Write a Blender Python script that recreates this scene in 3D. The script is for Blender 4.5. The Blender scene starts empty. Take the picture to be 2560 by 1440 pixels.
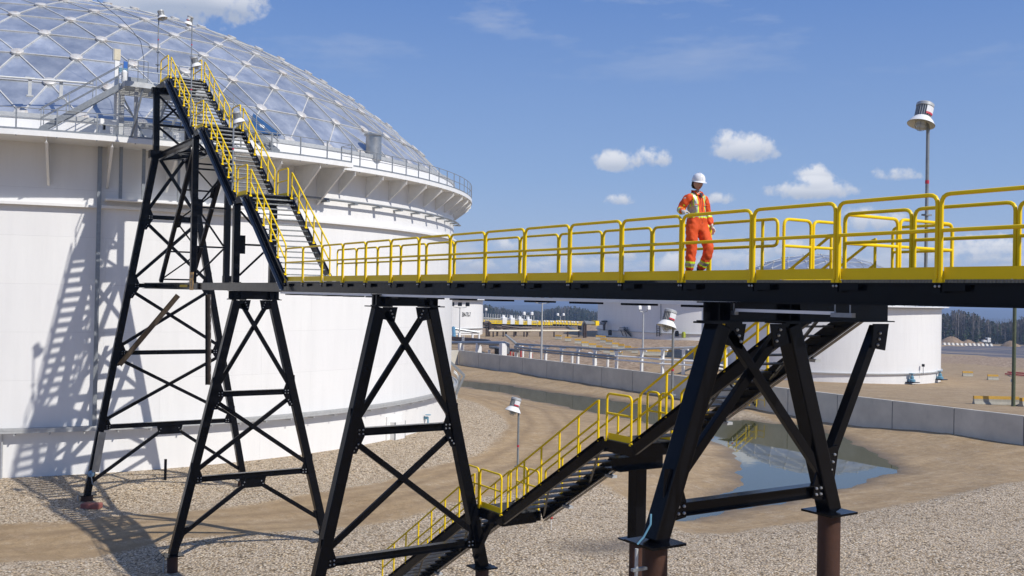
import bpy, bmesh, math, random
import numpy as np
from mathutils import Vector, Matrix
random.seed(7); np.random.seed(7)
SC = bpy.context.scene
COL = SC.collection
# ------------------------------------------------------------------ camera
F = 2474.7                      # focal length in pixels of a 2560 wide frame
ROLL, PITCH, TH = .0185, .0064, 1.0001
CAM = np.array([0., 0., -0.301])
_d0 = np.array([-math.sin(TH), math.cos(TH), 0.]); _r0 = np.array([math.cos(TH), math.sin(TH), 0.]); _u0 = np.array([0, 0, 1.])
DV = _d0 * math.cos(PITCH) + _u0 * math.sin(PITCH); _u = _u0 * math.cos(PITCH) - _d0 * math.sin(PITCH)
RV = math.cos(ROLL) * _r0 + math.sin(ROLL) * _u; UV_ = -math.sin(ROLL) * _r0 + math.cos(ROLL) * _u
cd = bpy.data.cameras.new("camera"); cam = bpy.data.objects.new("camera", cd); COL.objects.link(cam)
M = Matrix.Identity(4)
for i in range(3):
    M[i][0] = RV[i]; M[i][1] = UV_[i]; M[i][2] = -DV[i]; M[i][3] = CAM[i]
cam.matrix_world = M
cd.sensor_width = 36; cd.lens = 36 * F / 2560; cd.clip_start = .1; cd.clip_end = 40000
SC.camera = cam
SC.render.resolution_x = 1024; SC.render.resolution_y = 576
# ------------------------------------------------------------------ sun, sky, exposure
SUNK = np.array([1.0, 0.33, 1.0]); SUNK /= np.linalg.norm(SUNK)
sd = bpy.data.lights.new("sun", 'SUN'); sd.energy = 4.4; sd.angle = math.radians(.53); sd.color = (1, .955, .89)
sun = bpy.data.objects.new("sun", sd); COL.objects.link(sun)
sun.rotation_euler = Vector(SUNK).to_track_quat('Z', 'Y').to_euler()
sun.location = (0, 0, 60)
SC.view_settings.view_transform = 'Standard'; SC.view_settings.look = 'None'
SC.view_settings.exposure = 0.0; SC.view_settings.gamma = 1
W = bpy.data.worlds.new("World"); SC.world = W; W.use_nodes = True

def ray(x, y): return DV + RV * (x - 1280) / F - UV_ * (y - 720) / F
def build_world():
    nt = W.node_tree; N = nt.nodes; L = nt.links; N.clear()
    out = N.new('ShaderNodeOutputWorld'); bg = N.new('ShaderNodeBackground')
    sky = N.new('ShaderNodeTexSky'); sky.sky_type = 'NISHITA'; sky.sun_disc = False
    sky.sun_elevation = math.asin(SUNK[2]); sky.sun_rotation = math.atan2(SUNK[0], SUNK[1])
    sky.altitude = 600; sky.air_density = 1.0; sky.dust_density = 0.6; sky.ozone_density = 2.2
    tc = N.new('ShaderNodeTexCoord'); sep = N.new('ShaderNodeSeparateXYZ'); L.new(tc.outputs['Generated'], sep.inputs[0])
    def m(op, a, b=None, c=None, clamp=False):
        n = N.new('ShaderNodeMath'); n.operation = op; n.use_clamp = clamp
        for i, v in enumerate((a, b, c)):
            if v is None: continue
            if isinstance(v, (int, float)): n.inputs[i].default_value = v
            else: L.new(v, n.inputs[i])
        return n.outputs[0]
    az = m('ARCTAN2', sep.outputs['Y'], sep.outputs['X']); el = m('ARCSINE', sep.outputs['Z'])
    def noise(scale, detail, rough=.55, sx=1, sy=1, sz=1, off=0):
        mp = N.new('ShaderNodeMapping'); mp.inputs['Scale'].default_value = (sx, sy, sz); mp.inputs['Location'].default_value = (off, off, off)
        L.new(tc.outputs['Generated'], mp.inputs[0])
        n = N.new('ShaderNodeTexNoise'); n.inputs['Scale'].default_value = scale; n.inputs['Detail'].default_value = detail; n.inputs['Roughness'].default_value = rough
        L.new(mp.outputs[0], n.inputs['Vector']); return n.outputs['Fac']
    n1 = noise(34, 8, .6); n2 = noise(95, 5, .55, off=3.1)
    def angles(x, y):
        r = ray(x, y); r = r / np.linalg.norm(r); return math.atan2(r[1], r[0]), math.asin(r[2])
    clouds = [(490, -30, 190, 130, 1.7), (585, 25, 62, 62, 1.3), (400, 10, 160, 80, 1.4), (1533, 410, 62, 34, 1), (1625, 402, 58, 36, 1.1), (1865, 378, 92, 46, 1.2), (1810, 350, 40, 26, .8),
              (2030, 480, 105, 34, 1.25), (2035, 450, 60, 38, 1.15), (1540, 503, 46, 20, .85), (1797, 500, 34, 17, .7), (2230, 441, 62, 20, .6), (1960, 275, 1, 1, 0),
              (1265, 618, 36, 22, .8), (1190, 665, 70, 24, .7), (1690, 668, 60, 40, .95), (1855, 655, 60, 30, .8), (1950, 628, 75, 30, .8), (2180, 558, 80, 34, .95),
              (2080, 600, 55, 26, .75), (2420, 625, 120, 32, .95), (2520, 620, 60, 36, 1.0), (2480, 648, 130, 24, .85), (1420, 660, 90, 24, .65), (1330, 672, 60, 22, .65),
              (1560, 640, 70, 18, .6), (1100, 640, 80, 22, .6), (2300, 650, 90, 24, .65), (1780, 640, 40, 18, .6)]
    mx = None; tops = None
    for (x, y, w, h, s) in clouds:
        if s == 0: continue
        a, e = angles(x, y); w *= 1.12; h *= 1.2; s += .1
        da = m('MULTIPLY', m('SUBTRACT', az, a), F / w); de = m('MULTIPLY', m('SUBTRACT', el, e), F / h)
        deb = m('MAXIMUM', de, m('MULTIPLY', de, -1.9))
        d2 = m('ADD', m('MULTIPLY', da, da), m('MULTIPLY', deb, deb))
        v = m('MULTIPLY', m('SUBTRACT', 1.0, d2), s)
        v = m('MAXIMUM', v, -1.0)
        t = m('MULTIPLY', m('MAXIMUM', v, 0.0), de)
        mx = v if mx is None else m('MAXIMUM', mx, v)
        tops = t if tops is None else m('ADD', tops, t)
    nn = m('ADD', m('MULTIPLY', m('SUBTRACT', n1, .5), 3.2), m('MULTIPLY', m('SUBTRACT', n2, .5), 1.8))
    dens = m('ADD', mx, nn)
    cov = N.new('ShaderNodeMapRange'); cov.interpolation_type = 'SMOOTHSTEP'; cov.inputs[1].default_value = .15; cov.inputs[2].default_value = 1.15
    L.new(dens, cov.inputs[0])
    # faint cirrus and low distant cumulus band
    nc = noise(6, 7, .62, 1, 1, 4.5, 9.3)
    cir = N.new('ShaderNodeMapRange'); cir.inputs[1].default_value = .5; cir.inputs[2].default_value = .8; cir.inputs[4].default_value = .55; L.new(nc, cir.inputs[0])
    cirh = N.new('ShaderNodeMapRange'); cirh.inputs[1].default_value = .19; cirh.inputs[2].default_value = .27; L.new(el, cirh.inputs[0])
    cirus = m('MULTIPLY', cir.outputs[0], cirh.outputs[0])
    nb = noise(16, 8, .6, 1, 1, 2.6, 5.7)
    bnd = N.new('ShaderNodeMapRange'); bnd.interpolation_type = 'SMOOTHSTEP'; bnd.inputs[1].default_value = .46; bnd.inputs[2].default_value = .6; L.new(nb, bnd.inputs[0])
    bh = N.new('ShaderNodeMapRange'); bh.inputs[1].default_value = .075; bh.inputs[2].default_value = .035; bh.inputs[4].default_value = .75; L.new(el, bh.inputs[0])
    band = m('MULTIPLY', bnd.outputs[0], bh.outputs[0])
    call = m('MAXIMUM', m('MULTIPLY', cov.outputs[0], .88), m('MAXIMUM', cirus, band), clamp=True)
    cc = N.new('ShaderNodeMapRange'); cc.inputs[1].default_value = -.35; cc.inputs[2].default_value = .45; L.new(tops, cc.inputs[0])
    mixc = N.new('ShaderNodeMix'); mixc.data_type = 'RGBA'; L.new(cc.outputs[0], mixc.inputs[0])
    K = 1 / .11
    mixc.inputs[6].default_value = (.44 * K, .50 * K, .62 * K, 1); mixc.inputs[7].default_value = (.84 * K, .855 * K, .90 * K, 1)
    # clear northern air: the Nishita sky is too yellow near the skyline, so it is blended with a measured clear-sky gradient
    gr = N.new('ShaderNodeValToRGB'); e01 = N.new('ShaderNodeMapRange'); L.new(el, e01.inputs[0]); e01.inputs[1].default_value = -.02; e01.inputs[2].default_value = .6; L.new(e01.outputs[0], gr.inputs[0])
    ce = gr.color_ramp.elements; ce.new(.25); ce.new(.5)
    for i_, (p_, c_) in enumerate(((0.03, (.45, .56, .77)), (.22, (.29, .44, .73)), (.5, (.15, .29, .64)), (1., (.08, .185, .50)))): ce[i_].position = p_; ce[i_].color = (*c_, 1)
    gs = N.new('ShaderNodeMix'); gs.data_type = 'RGBA'; gs.blend_type = 'MULTIPLY'; gs.inputs[0].default_value = 1; L.new(gr.outputs[0], gs.inputs[6]); gs.inputs[7].default_value = (8.2, 8.35, 8.7, 1)
    hs = N.new('ShaderNodeMix'); hs.data_type = 'RGBA'; hs.inputs[0].default_value = .85; L.new(sky.outputs[0], hs.inputs[6]); L.new(gs.outputs[2], hs.inputs[7])
    mix = N.new('ShaderNodeMix'); mix.data_type = 'RGBA'; L.new(call, mix.inputs[0]); L.new(hs.outputs[2], mix.inputs[6]); L.new(mixc.outputs[2], mix.inputs[7])
    L.new(mix.outputs[2], bg.inputs[0]); bg.inputs[1].default_value = .11
    L.new(bg.outputs[0], out.inputs[0])
build_world()

# ------------------------------------------------------------------ placing helpers: where a line of sight meets a real plane or cylinder
def on(x, y, X=None, Y=None, Z=None):
    r = ray(x, y)
    t = (X - CAM[0]) / r[0] if X is not None else (Y - CAM[1]) / r[1] if Y is not None else (Z - CAM[2]) / r[2]
    return CAM + r * t
def depth(p): return float((np.array(p) - CAM) @ DV)
TC = np.array([-84.05, 12.71]); TR = 30.0
def on_tank(x, y, r=TR):
    q = ray(x, y); h = q[:2]; A = h @ h; B = -2 * h @ TC; Cq = TC @ TC - r * r
    t = (-B - math.sqrt(max(B * B - 4 * A * Cq, 0))) / (2 * A); return CAM + q * t
def tank_phi(p): return math.atan2(p[1] - TC[1], p[0] - TC[0])
GZ = -10.0
def G(x, y, z=GZ): return on(x, y, Z=z)
def px2m(n, p): return n * depth(p) / F

# ------------------------------------------------------------------ mesh builder
class MB:
    def __init__(s): s.v = []; s.f = []; s.uv = None
    def add(s, vs, fs):
        o = len(s.v); s.v += [tuple(map(float, q)) for q in vs]; s.f += [tuple(i + o for i in f) for f in fs]
        return s
    def box(s, c, h, ax=None):
        ax = np.array(ax, float) if ax is not None else np.eye(3); c = np.array(c, float); vs = []
        for i in (-1, 1):
            for j in (-1, 1):
                for k in (-1, 1): vs.append(c + ax[0] * h[0] * i + ax[1] * h[1] * j + ax[2] * h[2] * k)
        return s.add(vs, [(0, 1, 3, 2), (4, 6, 7, 5), (0, 4, 5, 1), (2, 3, 7, 6), (0, 2, 6, 4), (1, 5, 7, 3)])
    def span(s, a, b):
        a = np.array(a, float); b = np.array(b, float); return s.box((a + b) / 2, np.abs(b - a) / 2)
    @staticmethod
    def frame(p, q, up=(0, 0, 1)):
        d = np.array(q, float) - np.array(p, float); L = np.linalg.norm(d); d = d / L; up = np.array(up, float)
        x = np.cross(d, up)
        if np.linalg.norm(x) < 1e-4: x = np.cross(d, (1, 0, 0))
        x /= np.linalg.norm(x); y = np.cross(x, d); return d, x, y, L
    def bar(s, p, q, w, h, up=(0, 0, 1), ext=0):
        d, x, y, L = s.frame(p, q, up); p = np.array(p, float); q = np.array(q, float)
        return s.box((p + q) / 2, (L / 2 + ext, w / 2, h / 2), (d, x, y))
    def ibeam(s, p, q, depth_, width, tf=.02, tw=.014, up=(0, 0, 1)):
        d, x, y, L = s.frame(p, q, up); c = (np.array(p, float) + np.array(q, float)) / 2
        for sg in (-1, 1): s.box(c + y * sg * (depth_ / 2 - tf / 2), (L / 2, width / 2, tf / 2), (d, x, y))
        return s.box(c, (L / 2, tw / 2, depth_ / 2 - tf), (d, x, y))
    def tube(s, pts, r, n=8, cap=True):
        pts = [np.array(p, float) for p in pts]; m = len(pts); rings = []
        t0 = pts[1] - pts[0]; t0 /= np.linalg.norm(t0)
        ref = np.cross(t0, (0, 0, 1.)); ref = ref if np.linalg.norm(ref) > .01 else np.array([1., 0, 0]); ref /= np.linalg.norm(ref)
        for i in range(m):
            a = pts[i] - pts[i - 1] if i else pts[1] - pts[0]; b = pts[i + 1] - pts[i] if i < m - 1 else a
            a = a / np.linalg.norm(a); b = b / np.linalg.norm(b); t = a + b; t /= max(np.linalg.norm(t), 1e-6)
            ref = ref - t * (ref @ t); ref /= max(np.linalg.norm(ref), 1e-6); bn = np.cross(t, ref)
            rr = r[i] if isinstance(r, (list, tuple)) else r
            k = 1 / max(math.sqrt(max((1 + a @ b) / 2, .25)), .5)
            rings.append([pts[i] + (ref * math.cos(2 * math.pi * j / n) + bn * math.sin(2 * math.pi * j / n)) * rr * (k if 0 < i < m - 1 else 1) for j in range(n)])
        o = len(s.v); s.v += [tuple(q) for R_ in rings for q in R_]
        for i in range(m - 1):
            for j in range(n):
                a = o + i * n + j; b = o + i * n + (j + 1) % n; s.f.append((a, b, b + n, a + n))
        if cap: s.f.append(tuple(o + j for j in range(n))[::-1]); s.f.append(tuple(o + (m - 1) * n + j for j in range(n)))
        return s
    def lathe(s, prof, base=(0, 0, 0), axis=(0, 0, 1), n=24, cap=False):
        base = np.array(base, float); ax = np.array(axis, float); ax /= np.linalg.norm(ax)
        x = np.cross(ax, (0, 1, 0)); x = x if np.linalg.norm(x) > .01 else np.array([1., 0, 0]); x /= np.linalg.norm(x); y = np.cross(ax, x)
        o = len(s.v)
        for (r, z) in prof:
            for j in range(n):
                a = 2 * math.pi * j / n; s.v.append(tuple(base + ax * z + (x * math.cos(a) + y * math.sin(a)) * r))
        for i in range(len(prof) - 1):
            for j in range(n):
                a = o + i * n + j; b = o + i * n + (j + 1) % n; s.f.append((a, b, b + n, a + n))
        if cap: s.f.append(tuple(o + j for j in range(n))[::-1]); s.f.append(tuple(o + (len(prof) - 1) * n + j for j in range(n)))
        return s
    def plate(s, poly, nrm, th):
        nrm = np.array(nrm, float); nrm /= np.linalg.norm(nrm); k = len(poly); P_ = [np.array(p, float) for p in poly]
        vs = [p + nrm * th / 2 for p in P_] + [p - nrm * th / 2 for p in P_]
        fs = [tuple(range(k)), tuple(range(2 * k - 1, k - 1, -1))] + [(i, i + k, (i + 1) % k + k, (i + 1) % k) for i in range(k)]
        return s.add(vs, fs)
    def ring(s, c, r0, r1, z0, z1, a0=0, a1=2 * math.pi, n=96):
        full = abs(a1 - a0 - 2 * math.pi) < 1e-6; o = len(s.v); m = n if full else n + 1
        for i in range(m):
            a = a0 + (a1 - a0) * i / n
            for (r, z) in ((r0, z0), (r1, z0), (r1, z1), (r0, z1)): s.v.append((c[0] + r * math.cos(a), c[1] + r * math.sin(a), z))
        for i in range(n):
            A = o + i * 4; B = o + ((i + 1) % m) * 4
            for k in range(4): s.f.append((A + k, B + k, B + (k + 1) % 4, A + (k + 1) % 4))
        if not full: s.f.append((o, o + 3, o + 2, o + 1)); e = o + n * 4; s.f.append((e, e + 1, e + 2, e + 3))
        return s
    def build(s, name, mat, parent=None, smooth=False, **props):
        me = bpy.data.meshes.new(name); off = np.zeros(3)
        if parent is not None: off = np.array(parent.get('_w', (0, 0, 0)), float)
        vs = [(a - off[0], b - off[1], c - off[2]) for a, b, c in s.v]
        me.from_pydata(vs, [], s.f); me.update()
        bm = bmesh.new(); bm.from_mesh(me); bmesh.ops.recalc_face_normals(bm, faces=bm.faces); bm.to_mesh(me); bm.free()
        if smooth:
            me.polygons.foreach_set('use_smooth', [True] * len(me.polygons))
            try: me.set_sharp_from_angle(angle=math.radians(40))
            except Exception: pass
        for mt in (mat if isinstance(mat, (list, tuple)) else [mat]): me.materials.append(mt)
        o = bpy.data.objects.new(name, me); COL.objects.link(o)
        if parent is not None: o.parent = parent; o['_w'] = list(map(float, off))
        else: o['_w'] = [0., 0., 0.]
        for k, v in props.items(): o[k] = v
        return o

def thing(name, label, cat, loc=(0, 0, 0), group=None, rotz=0):
    o = bpy.data.objects.new(name, None); COL.objects.link(o); o.location = tuple(map(float, loc)); o.rotation_euler = (0, 0, rotz)
    o['_w'] = [float(a) for a in loc]; o['label'] = label; o['category'] = cat
    if group: o['group'] = group
    o.empty_display_size = .2
    return o
def tag(o, label, cat, group=None):
    o['label'] = label; o['category'] = cat
    if group: o['group'] = group
    return o
def dup(root, loc, rotz=None, label=None, group=None, scale=None):
    def cp(o, par):
        c = o.copy(); COL.objects.link(c)
        if par is not None: c.parent = par
        for ch in [q for q in bpy.data.objects if q.parent == o]: cp(ch, c)
        return c
    r = cp(root, None); r.location = tuple(map(float, loc)); r['_w'] = [float(a) for a in loc]
    if rotz is not None: r.rotation_euler = (0, 0, rotz)
    if scale: r.scale = (scale,) * 3
    if label: r['label'] = label
    if group: r['group'] = group
    return r

# ------------------------------------------------------------------ materials
def mat(name, col, rough=.5, metal=0., spec=.5, coat=0., bump=0., bscale=8., var=0., vscale=1.5, dirt=None, dscale=.6, dth=.6, rvar=0., emis=None, trans=0., ior=1.5):
    m = bpy.data.materials.new(name); m.use_nodes = True; nt = m.node_tree; N = nt.nodes; L = nt.links
    b = N['Principled BSDF']; b.inputs['Base Color'].default_value = (*col, 1); b.inputs['Roughness'].default_value = rough; b.inputs['Metallic'].default_value = metal
    b.inputs['Specular IOR Level'].default_value = spec; b.inputs['IOR'].default_value = ior
    if coat: b.inputs['Coat Weight'].default_value = coat; b.inputs['Coat Roughness'].default_value = .12
    if trans: b.inputs['Transmission Weight'].default_value = trans
    tc = N.new('ShaderNodeTexCoord')
    base = None
    def noise(s, d=6, r=.6, sc=None):
        n = N.new('ShaderNodeTexNoise'); n.inputs['Scale'].default_value = s; n.inputs['Detail'].default_value = d; n.inputs['Roughness'].default_value = r
        if sc:
            mp = N.new('ShaderNodeMapping'); mp.inputs['Scale'].default_value = sc; L.new(tc.outputs['Object'], mp.inputs[0]); L.new(mp.outputs[0], n.inputs['Vector'])
        else: L.new(tc.outputs['Object'], n.inputs['Vector'])
        return n.outputs['Fac']
    if var:
        mr = N.new('ShaderNodeMapRange'); L.new(noise(vscale), mr.inputs[0]); mr.inputs[1].default_value = .3; mr.inputs[2].default_value = .7; mr.inputs[3].default_value = 1 - var; mr.inputs[4].default_value = 1 + var
        mx = N.new('ShaderNodeMix'); mx.data_type = 'RGBA'; mx.blend_type = 'MULTIPLY'; mx.inputs[0].default_value = 1; mx.inputs[6].default_value = (*col, 1); L.new(mr.outputs[0], mx.inputs[7]); base = mx.outputs[2]
    if dirt:
        dm = N.new('ShaderNodeMapRange'); L.new(noise(dscale, 8, .65, (1, 1, .3)), dm.inputs[0]); dm.inputs[1].default_value = dth; dm.inputs[2].default_value = dth + .2; dm.inputs[4].default_value = .7
        mx = N.new('ShaderNodeMix'); mx.data_type = 'RGBA'; L.new(dm.outputs[0], mx.inputs[0])
        if base: L.new(base, mx.inputs[6])
        else: mx.inputs[6].default_value = (*col, 1)
        mx.inputs[7].default_value = (*dirt, 1); base = mx.outputs[2]
    if base: L.new(base, b.inputs['Base Color'])
    if rvar:
        mr = N.new('ShaderNodeMapRange'); L.new(noise(vscale * 2.3), mr.inputs[0]); mr.inputs[1].default_value = .3; mr.inputs[2].default_value = .7; mr.inputs[3].default_value = max(rough - rvar, .02); mr.inputs[4].default_value = rough + rvar; L.new(mr.outputs[0], b.inputs['Roughness'])
    if bump:
        bp = N.new('ShaderNodeBump'); bp.inputs['Strength'].default_value = bump; bp.inputs['Distance'].default_value = .02; L.new(noise(bscale), bp.inputs['Height']); L.new(bp.outputs[0], b.inputs['Normal'])
    return m
BLACK = mat('black paint', (.003, .0033, .0045), .2, var=.25, vscale=2, rvar=.06, bump=.05, bscale=2.5, spec=.15, dirt=(.012, .011, .010), dscale=1.1, dth=.7)
YELLOW = mat('yellow paint', (.90, .62, .004), .42, spec=.22, var=.06, vscale=1.2, bump=.04, bscale=3, dirt=(.5, .34, .02), dscale=3, dth=.7)
GALV = mat('galvanized steel', (.27, .29, .305), .42, .4, var=.16, vscale=9, rvar=.1, dirt=(.24, .24, .23), dscale=2, dth=.62)
GALVL = mat('pale galvanized steel', (.46, .47, .465), .5, .25, var=.12, vscale=6)
TREADM = mat('serrated galvanized grating', (.3, .315, .315), .5, .4, var=.3, vscale=14, bump=.6, bscale=40)
GRATE = mat('dark galvanized grating', (.12, .125, .13), .4, .6, var=.3, vscale=20)
RUST = mat('rusty steel pile', (.05, .017, .007), .75, var=.3, vscale=2.5, bump=.3, bscale=12, dirt=(.045, .02, .012), dscale=1.2, dth=.5)
WHITE = mat('white enamel', (.78, .78, .76), .45, var=.05, vscale=3)
CREAM = mat('cream enamel', (.62, .56, .42), .5, var=.1, vscale=3)
BOLT = mat('zinc bolts', (.55, .56, .56), .3, .8)
DARKBROWN = mat('brown pipe coating', (.045, .028, .02), .5, var=.2)
TRAYB = mat('bronze tray side', (.12, .095, .07), .35, .6, var=.3, vscale=5)
BLUEP = mat('blue paint', (.02, .12, .42), .4); TEALP = mat('teal blue paint', (.12, .28, .38), .5)
REDP = mat('red paint', (.45, .04, .03), .5, var=.15); GREENP = mat('green treated pole', (.075, .09, .038), .7, var=.3, vscale=4, bump=.3, bscale=20)
GLASS = mat('lamp glass', (.5, .52, .5), .12, var=.1); CABLE = mat('black cable', (.012, .012, .012), .5)
FINM = mat('grey lamp fins', (.22, .24, .26), .45, .3); STICK = mat('lamp sticker', (.72, .73, .74), .5); STICKR = mat('red sticker', (.5, .03, .06), .5)
BLOCKC = mat('barrier concrete', (.34, .32, .26), .85, var=.15, vscale=3, bump=.3, bscale=10)
OCHRE = mat('ochre barrier paint', (.52, .3, .03), .6, var=.15, vscale=3)
DIRTM = mat('mound soil', (.26, .18, .11), .95, var=.3, vscale=.6, bump=.8, bscale=3)

def concrete_wall_mat():
    m = mat('wall concrete', (.56, .53, .455), .85, var=.14, vscale=.5, bump=.25, bscale=3, dirt=(.36, .35, .32), dscale=1.6, dth=.6); return m
CONC = concrete_wall_mat()

def tank_paint():
    m = bpy.data.materials.new('tank white paint'); m.use_nodes = True; N = m.node_tree.nodes; L = m.node_tree.links; b = N['Principled BSDF']
    b.inputs['Roughness'].default_value = .42
    uv = N.new('ShaderNodeUVMap'); uv.uv_map = 'UVMap'
    br = N.new('ShaderNodeTexBrick'); br.inputs['Scale'].default_value = 1; br.inputs['Brick Width'].default_value = 9.0; br.inputs['Row Height'].default_value = 2.42
    br.inputs['Mortar Size'].default_value = .012; br.inputs['Mortar Smooth'].default_value = .6; br.offset = .37
    L.new(uv.outputs[0], br.inputs['Vector'])
    br.inputs['Color1'].default_value = (.79, .785, .765, 1); br.inputs['Color2'].default_value = (.775, .77, .755, 1); br.inputs['Mortar'].default_value = (.66, .655, .64, 1)
    n = N.new('ShaderNodeTexNoise'); n.inputs['Scale'].default_value = .9; n.inputs['Detail'].default_value = 8; n.inputs['Roughness'].default_value = .7
    mp = N.new('ShaderNodeMapping'); mp.inputs['Scale'].default_value = (1.5, .12, 1); L.new(uv.outputs[0], mp.inputs[0]); L.new(mp.outputs[0], n.inputs['Vector'])
    mr = N.new('ShaderNodeMapRange'); L.new(n.outputs[0], mr.inputs[0]); mr.inputs[1].default_value = .35; mr.inputs[2].default_value = .75; mr.inputs[3].default_value = 1.02; mr.inputs[4].default_value = .93
    mx = N.new('ShaderNodeMix'); mx.data_type = 'RGBA'; mx.blend_type = 'MULTIPLY'; mx.inputs[0].default_value = 1; L.new(br.outputs['Color'], mx.inputs[6]); L.new(mr.outputs[0], mx.inputs[7]); L.new(mx.outputs[2], b.inputs['Base Color'])
    bp = N.new('ShaderNodeBump'); bp.inputs['Strength'].default_value = .35; bp.inputs['Distance'].default_value = .01; bp.invert = True; L.new(br.outputs['Fac'], bp.inputs['Height'])
    n2 = N.new('ShaderNodeTexNoise'); n2.inputs['Scale'].default_value = .45; n2.inputs['Detail'].default_value = 3; L.new(uv.outputs[0], n2.inputs['Vector'])
    bp2 = N.new('ShaderNodeBump'); bp2.inputs['Strength'].default_value = .25; bp2.inputs['Distance'].default_value = .05; L.new(n2.outputs[0], bp2.inputs['Height']); L.new(bp.outputs[0], bp2.inputs['Normal']); L.new(bp2.outputs[0], b.inputs['Normal'])
    return m
TANKP = tank_paint()

def dome_mat():
    m = bpy.data.materials.new('weathered aluminium dome panels'); m.use_nodes = True; N = m.node_tree.nodes; L = m.node_tree.links; b = N['Principled BSDF']
    geo = N.new('ShaderNodeNewGeometry'); tc = N.new('ShaderNodeTexCoord')
    n = N.new('ShaderNodeTexNoise'); n.inputs['Scale'].default_value = .8; n.inputs['Detail'].default_value = 9; n.inputs['Roughness'].default_value = .68; L.new(tc.outputs['Object'], n.inputs['Vector'])
    cr = N.new('ShaderNodeValToRGB'); L.new(n.outputs[0], cr.inputs[0])
    cr.color_ramp.elements[0].position = .35; cr.color_ramp.elements[0].color = (.48, .52, .57, 1); cr.color_ramp.elements[1].position = .7; cr.color_ramp.elements[1].color = (.68, .71, .74, 1)
    mr = N.new('ShaderNodeMapRange'); L.new(geo.outputs['Random Per Island'], mr.inputs[0]); mr.inputs[3].default_value = .82; mr.inputs[4].default_value = 1.12
    mx = N.new('ShaderNodeMix'); mx.data_type = 'RGBA'; mx.blend_type = 'MULTIPLY'; mx.inputs[0].default_value = 1; L.new(cr.outputs[0], mx.inputs[6]); L.new(mr.outputs[0], mx.inputs[7]); L.new(mx.outputs[2], b.inputs['Base Color'])
    b.inputs['Metallic'].default_value = .7
    r = N.new('ShaderNodeMapRange'); L.new(n.outputs[0], r.inputs[0]); r.inputs[1].default_value = .3; r.inputs[2].default_value = .7; r.inputs[3].default_value = .26; r.inputs[4].default_value = .5; L.new(r.outputs[0], b.inputs['Roughness'])
    n2 = N.new('ShaderNodeTexNoise'); n2.inputs['Scale'].default_value = .7; n2.inputs['Detail'].default_value = 3; L.new(tc.outputs['Object'], n2.inputs['Vector'])
    bp = N.new('ShaderNodeBump'); bp.inputs['Strength'].default_value = .5; bp.inputs['Distance'].default_value = .08; L.new(n2.outputs[0], bp.inputs['Height']); L.new(bp.outputs[0], b.inputs['Normal'])
    return m
DOMEP = dome_mat()
DOMES = mat('dome batten aluminium', (.56, .55, .52), .5, .12, var=.12, vscale=2, dirt=(.42, .33, .22), dscale=1.5, dth=.6)
HUBM = mat('dome hub cover', (.6, .585, .55), .45, .15, dirt=(.3, .2, .12), dscale=4, dth=.5)

# ------------------------------------------------------------------ ground
_azR = [math.atan2(ray(x, 760)[1], ray(x, 760)[0]) for x in (1760, 1830)]
def zprof(az, r):
    """height of the ground: level site, falling away to a forested basin; the right side falls away sooner"""
    a = np.interp(r, [0, 380, 600, 900, 1300, 2000, 3200, 5200, 8000, 12000, 16000, 20500], [-10, -10, -17, -26, -38, -48, -56, -58, -50, -32, -20, -10])
    b = np.interp(r, [0, 96, 160, 420, 500, 700, 1300, 2000, 3200, 5200, 8000, 12000, 16000, 20500], [-10, -10, -12.7, -17, -18.2, -24, -38, -48, -56, -58, -50, -32, -20, -10])
    w = np.clip((_azR[0] - az) / (_azR[0] - _azR[1]), 0, 1); w = w * w * (3 - 2 * w); return a * (1 - w) + b * w
def GT(x, y):
    q = ray(x, y); az = math.atan2(q[1], q[0]); lo = 5.
    for r in np.arange(10, 3000, 5.):
        t = r / np.hypot(q[0], q[1]); p = CAM + q * t
        if p[2] <= zprof(az, r): break
    lo, hi = r - 5, r
    for _ in range(30):
        m_ = (lo + hi) / 2; t = m_ / np.hypot(q[0], q[1]); p = CAM + q * t
        if p[2] <= zprof(az, m_): hi = m_
        else: lo = m_
    return p
def poly_world(px, z=None): return np.array([(G(x, y, z) if z is not None else GT(x, y) if y > 800 else G(x, y))[:2] for x, y in px])
def sdf(P_, poly):
    """signed distance, negative inside"""
    d = np.full(len(P_), 1e9); inside = np.zeros(len(P_), bool); n = len(poly)
    for i in range(n):
        a = poly[i]; b = poly[(i + 1) % n]; e = b - a; w = P_ - a
        t = np.clip((w @ e) / (e @ e), 0, 1); q = w - t[:, None] * e; d = np.minimum(d, (q ** 2).sum(1))
        c = ((a[1] <= P_[:, 1]) & (b[1] > P_[:, 1])) | ((b[1] <= P_[:, 1]) & (a[1] > P_[:, 1]))
        with np.errstate(divide='ignore', invalid='ignore'): xs = a[0] + (P_[:, 1] - a[1]) / (b[1] - a[1]) * (b[0] - a[0])
        inside ^= c & (P_[:, 0] < xs)
    d = np.sqrt(d); d[inside] *= -1; return d
WZ = -10.85
POND = poly_world([(1792, 1053), (1860, 1050), (1937, 1060), (2010, 1064), (2064, 1077), (2132, 1105), (2205, 1143), (2251, 1172), (2235, 1186), (2205, 1192), (2146, 1212), (2088, 1226), (1986, 1243), (1913, 1265), (1840, 1280), (1792, 1289), (1728, 1299), (1700, 1300), (1758, 1270), (1815, 1240), (1840, 1221), (1852, 1190), (1850, 1168), (1835, 1129), (1792, 1105), (1770, 1090), (1700, 1072), (1640, 1062), (1517, 1036), (1442, 1024), (1330, 1001), (1255, 981), (1154, 967), (1050, 962), (1050, 946), (1150, 951), (1255, 962), (1367, 979), (1480, 994), (1600, 1010), (1700, 1022), (1760, 1040)], WZ)
PUD = poly_world([(1448, 1372), (1480, 1366), (1530, 1360), (1570, 1352), (1578, 1360), (1540, 1370), (1490, 1376)], -10.2)
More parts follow.
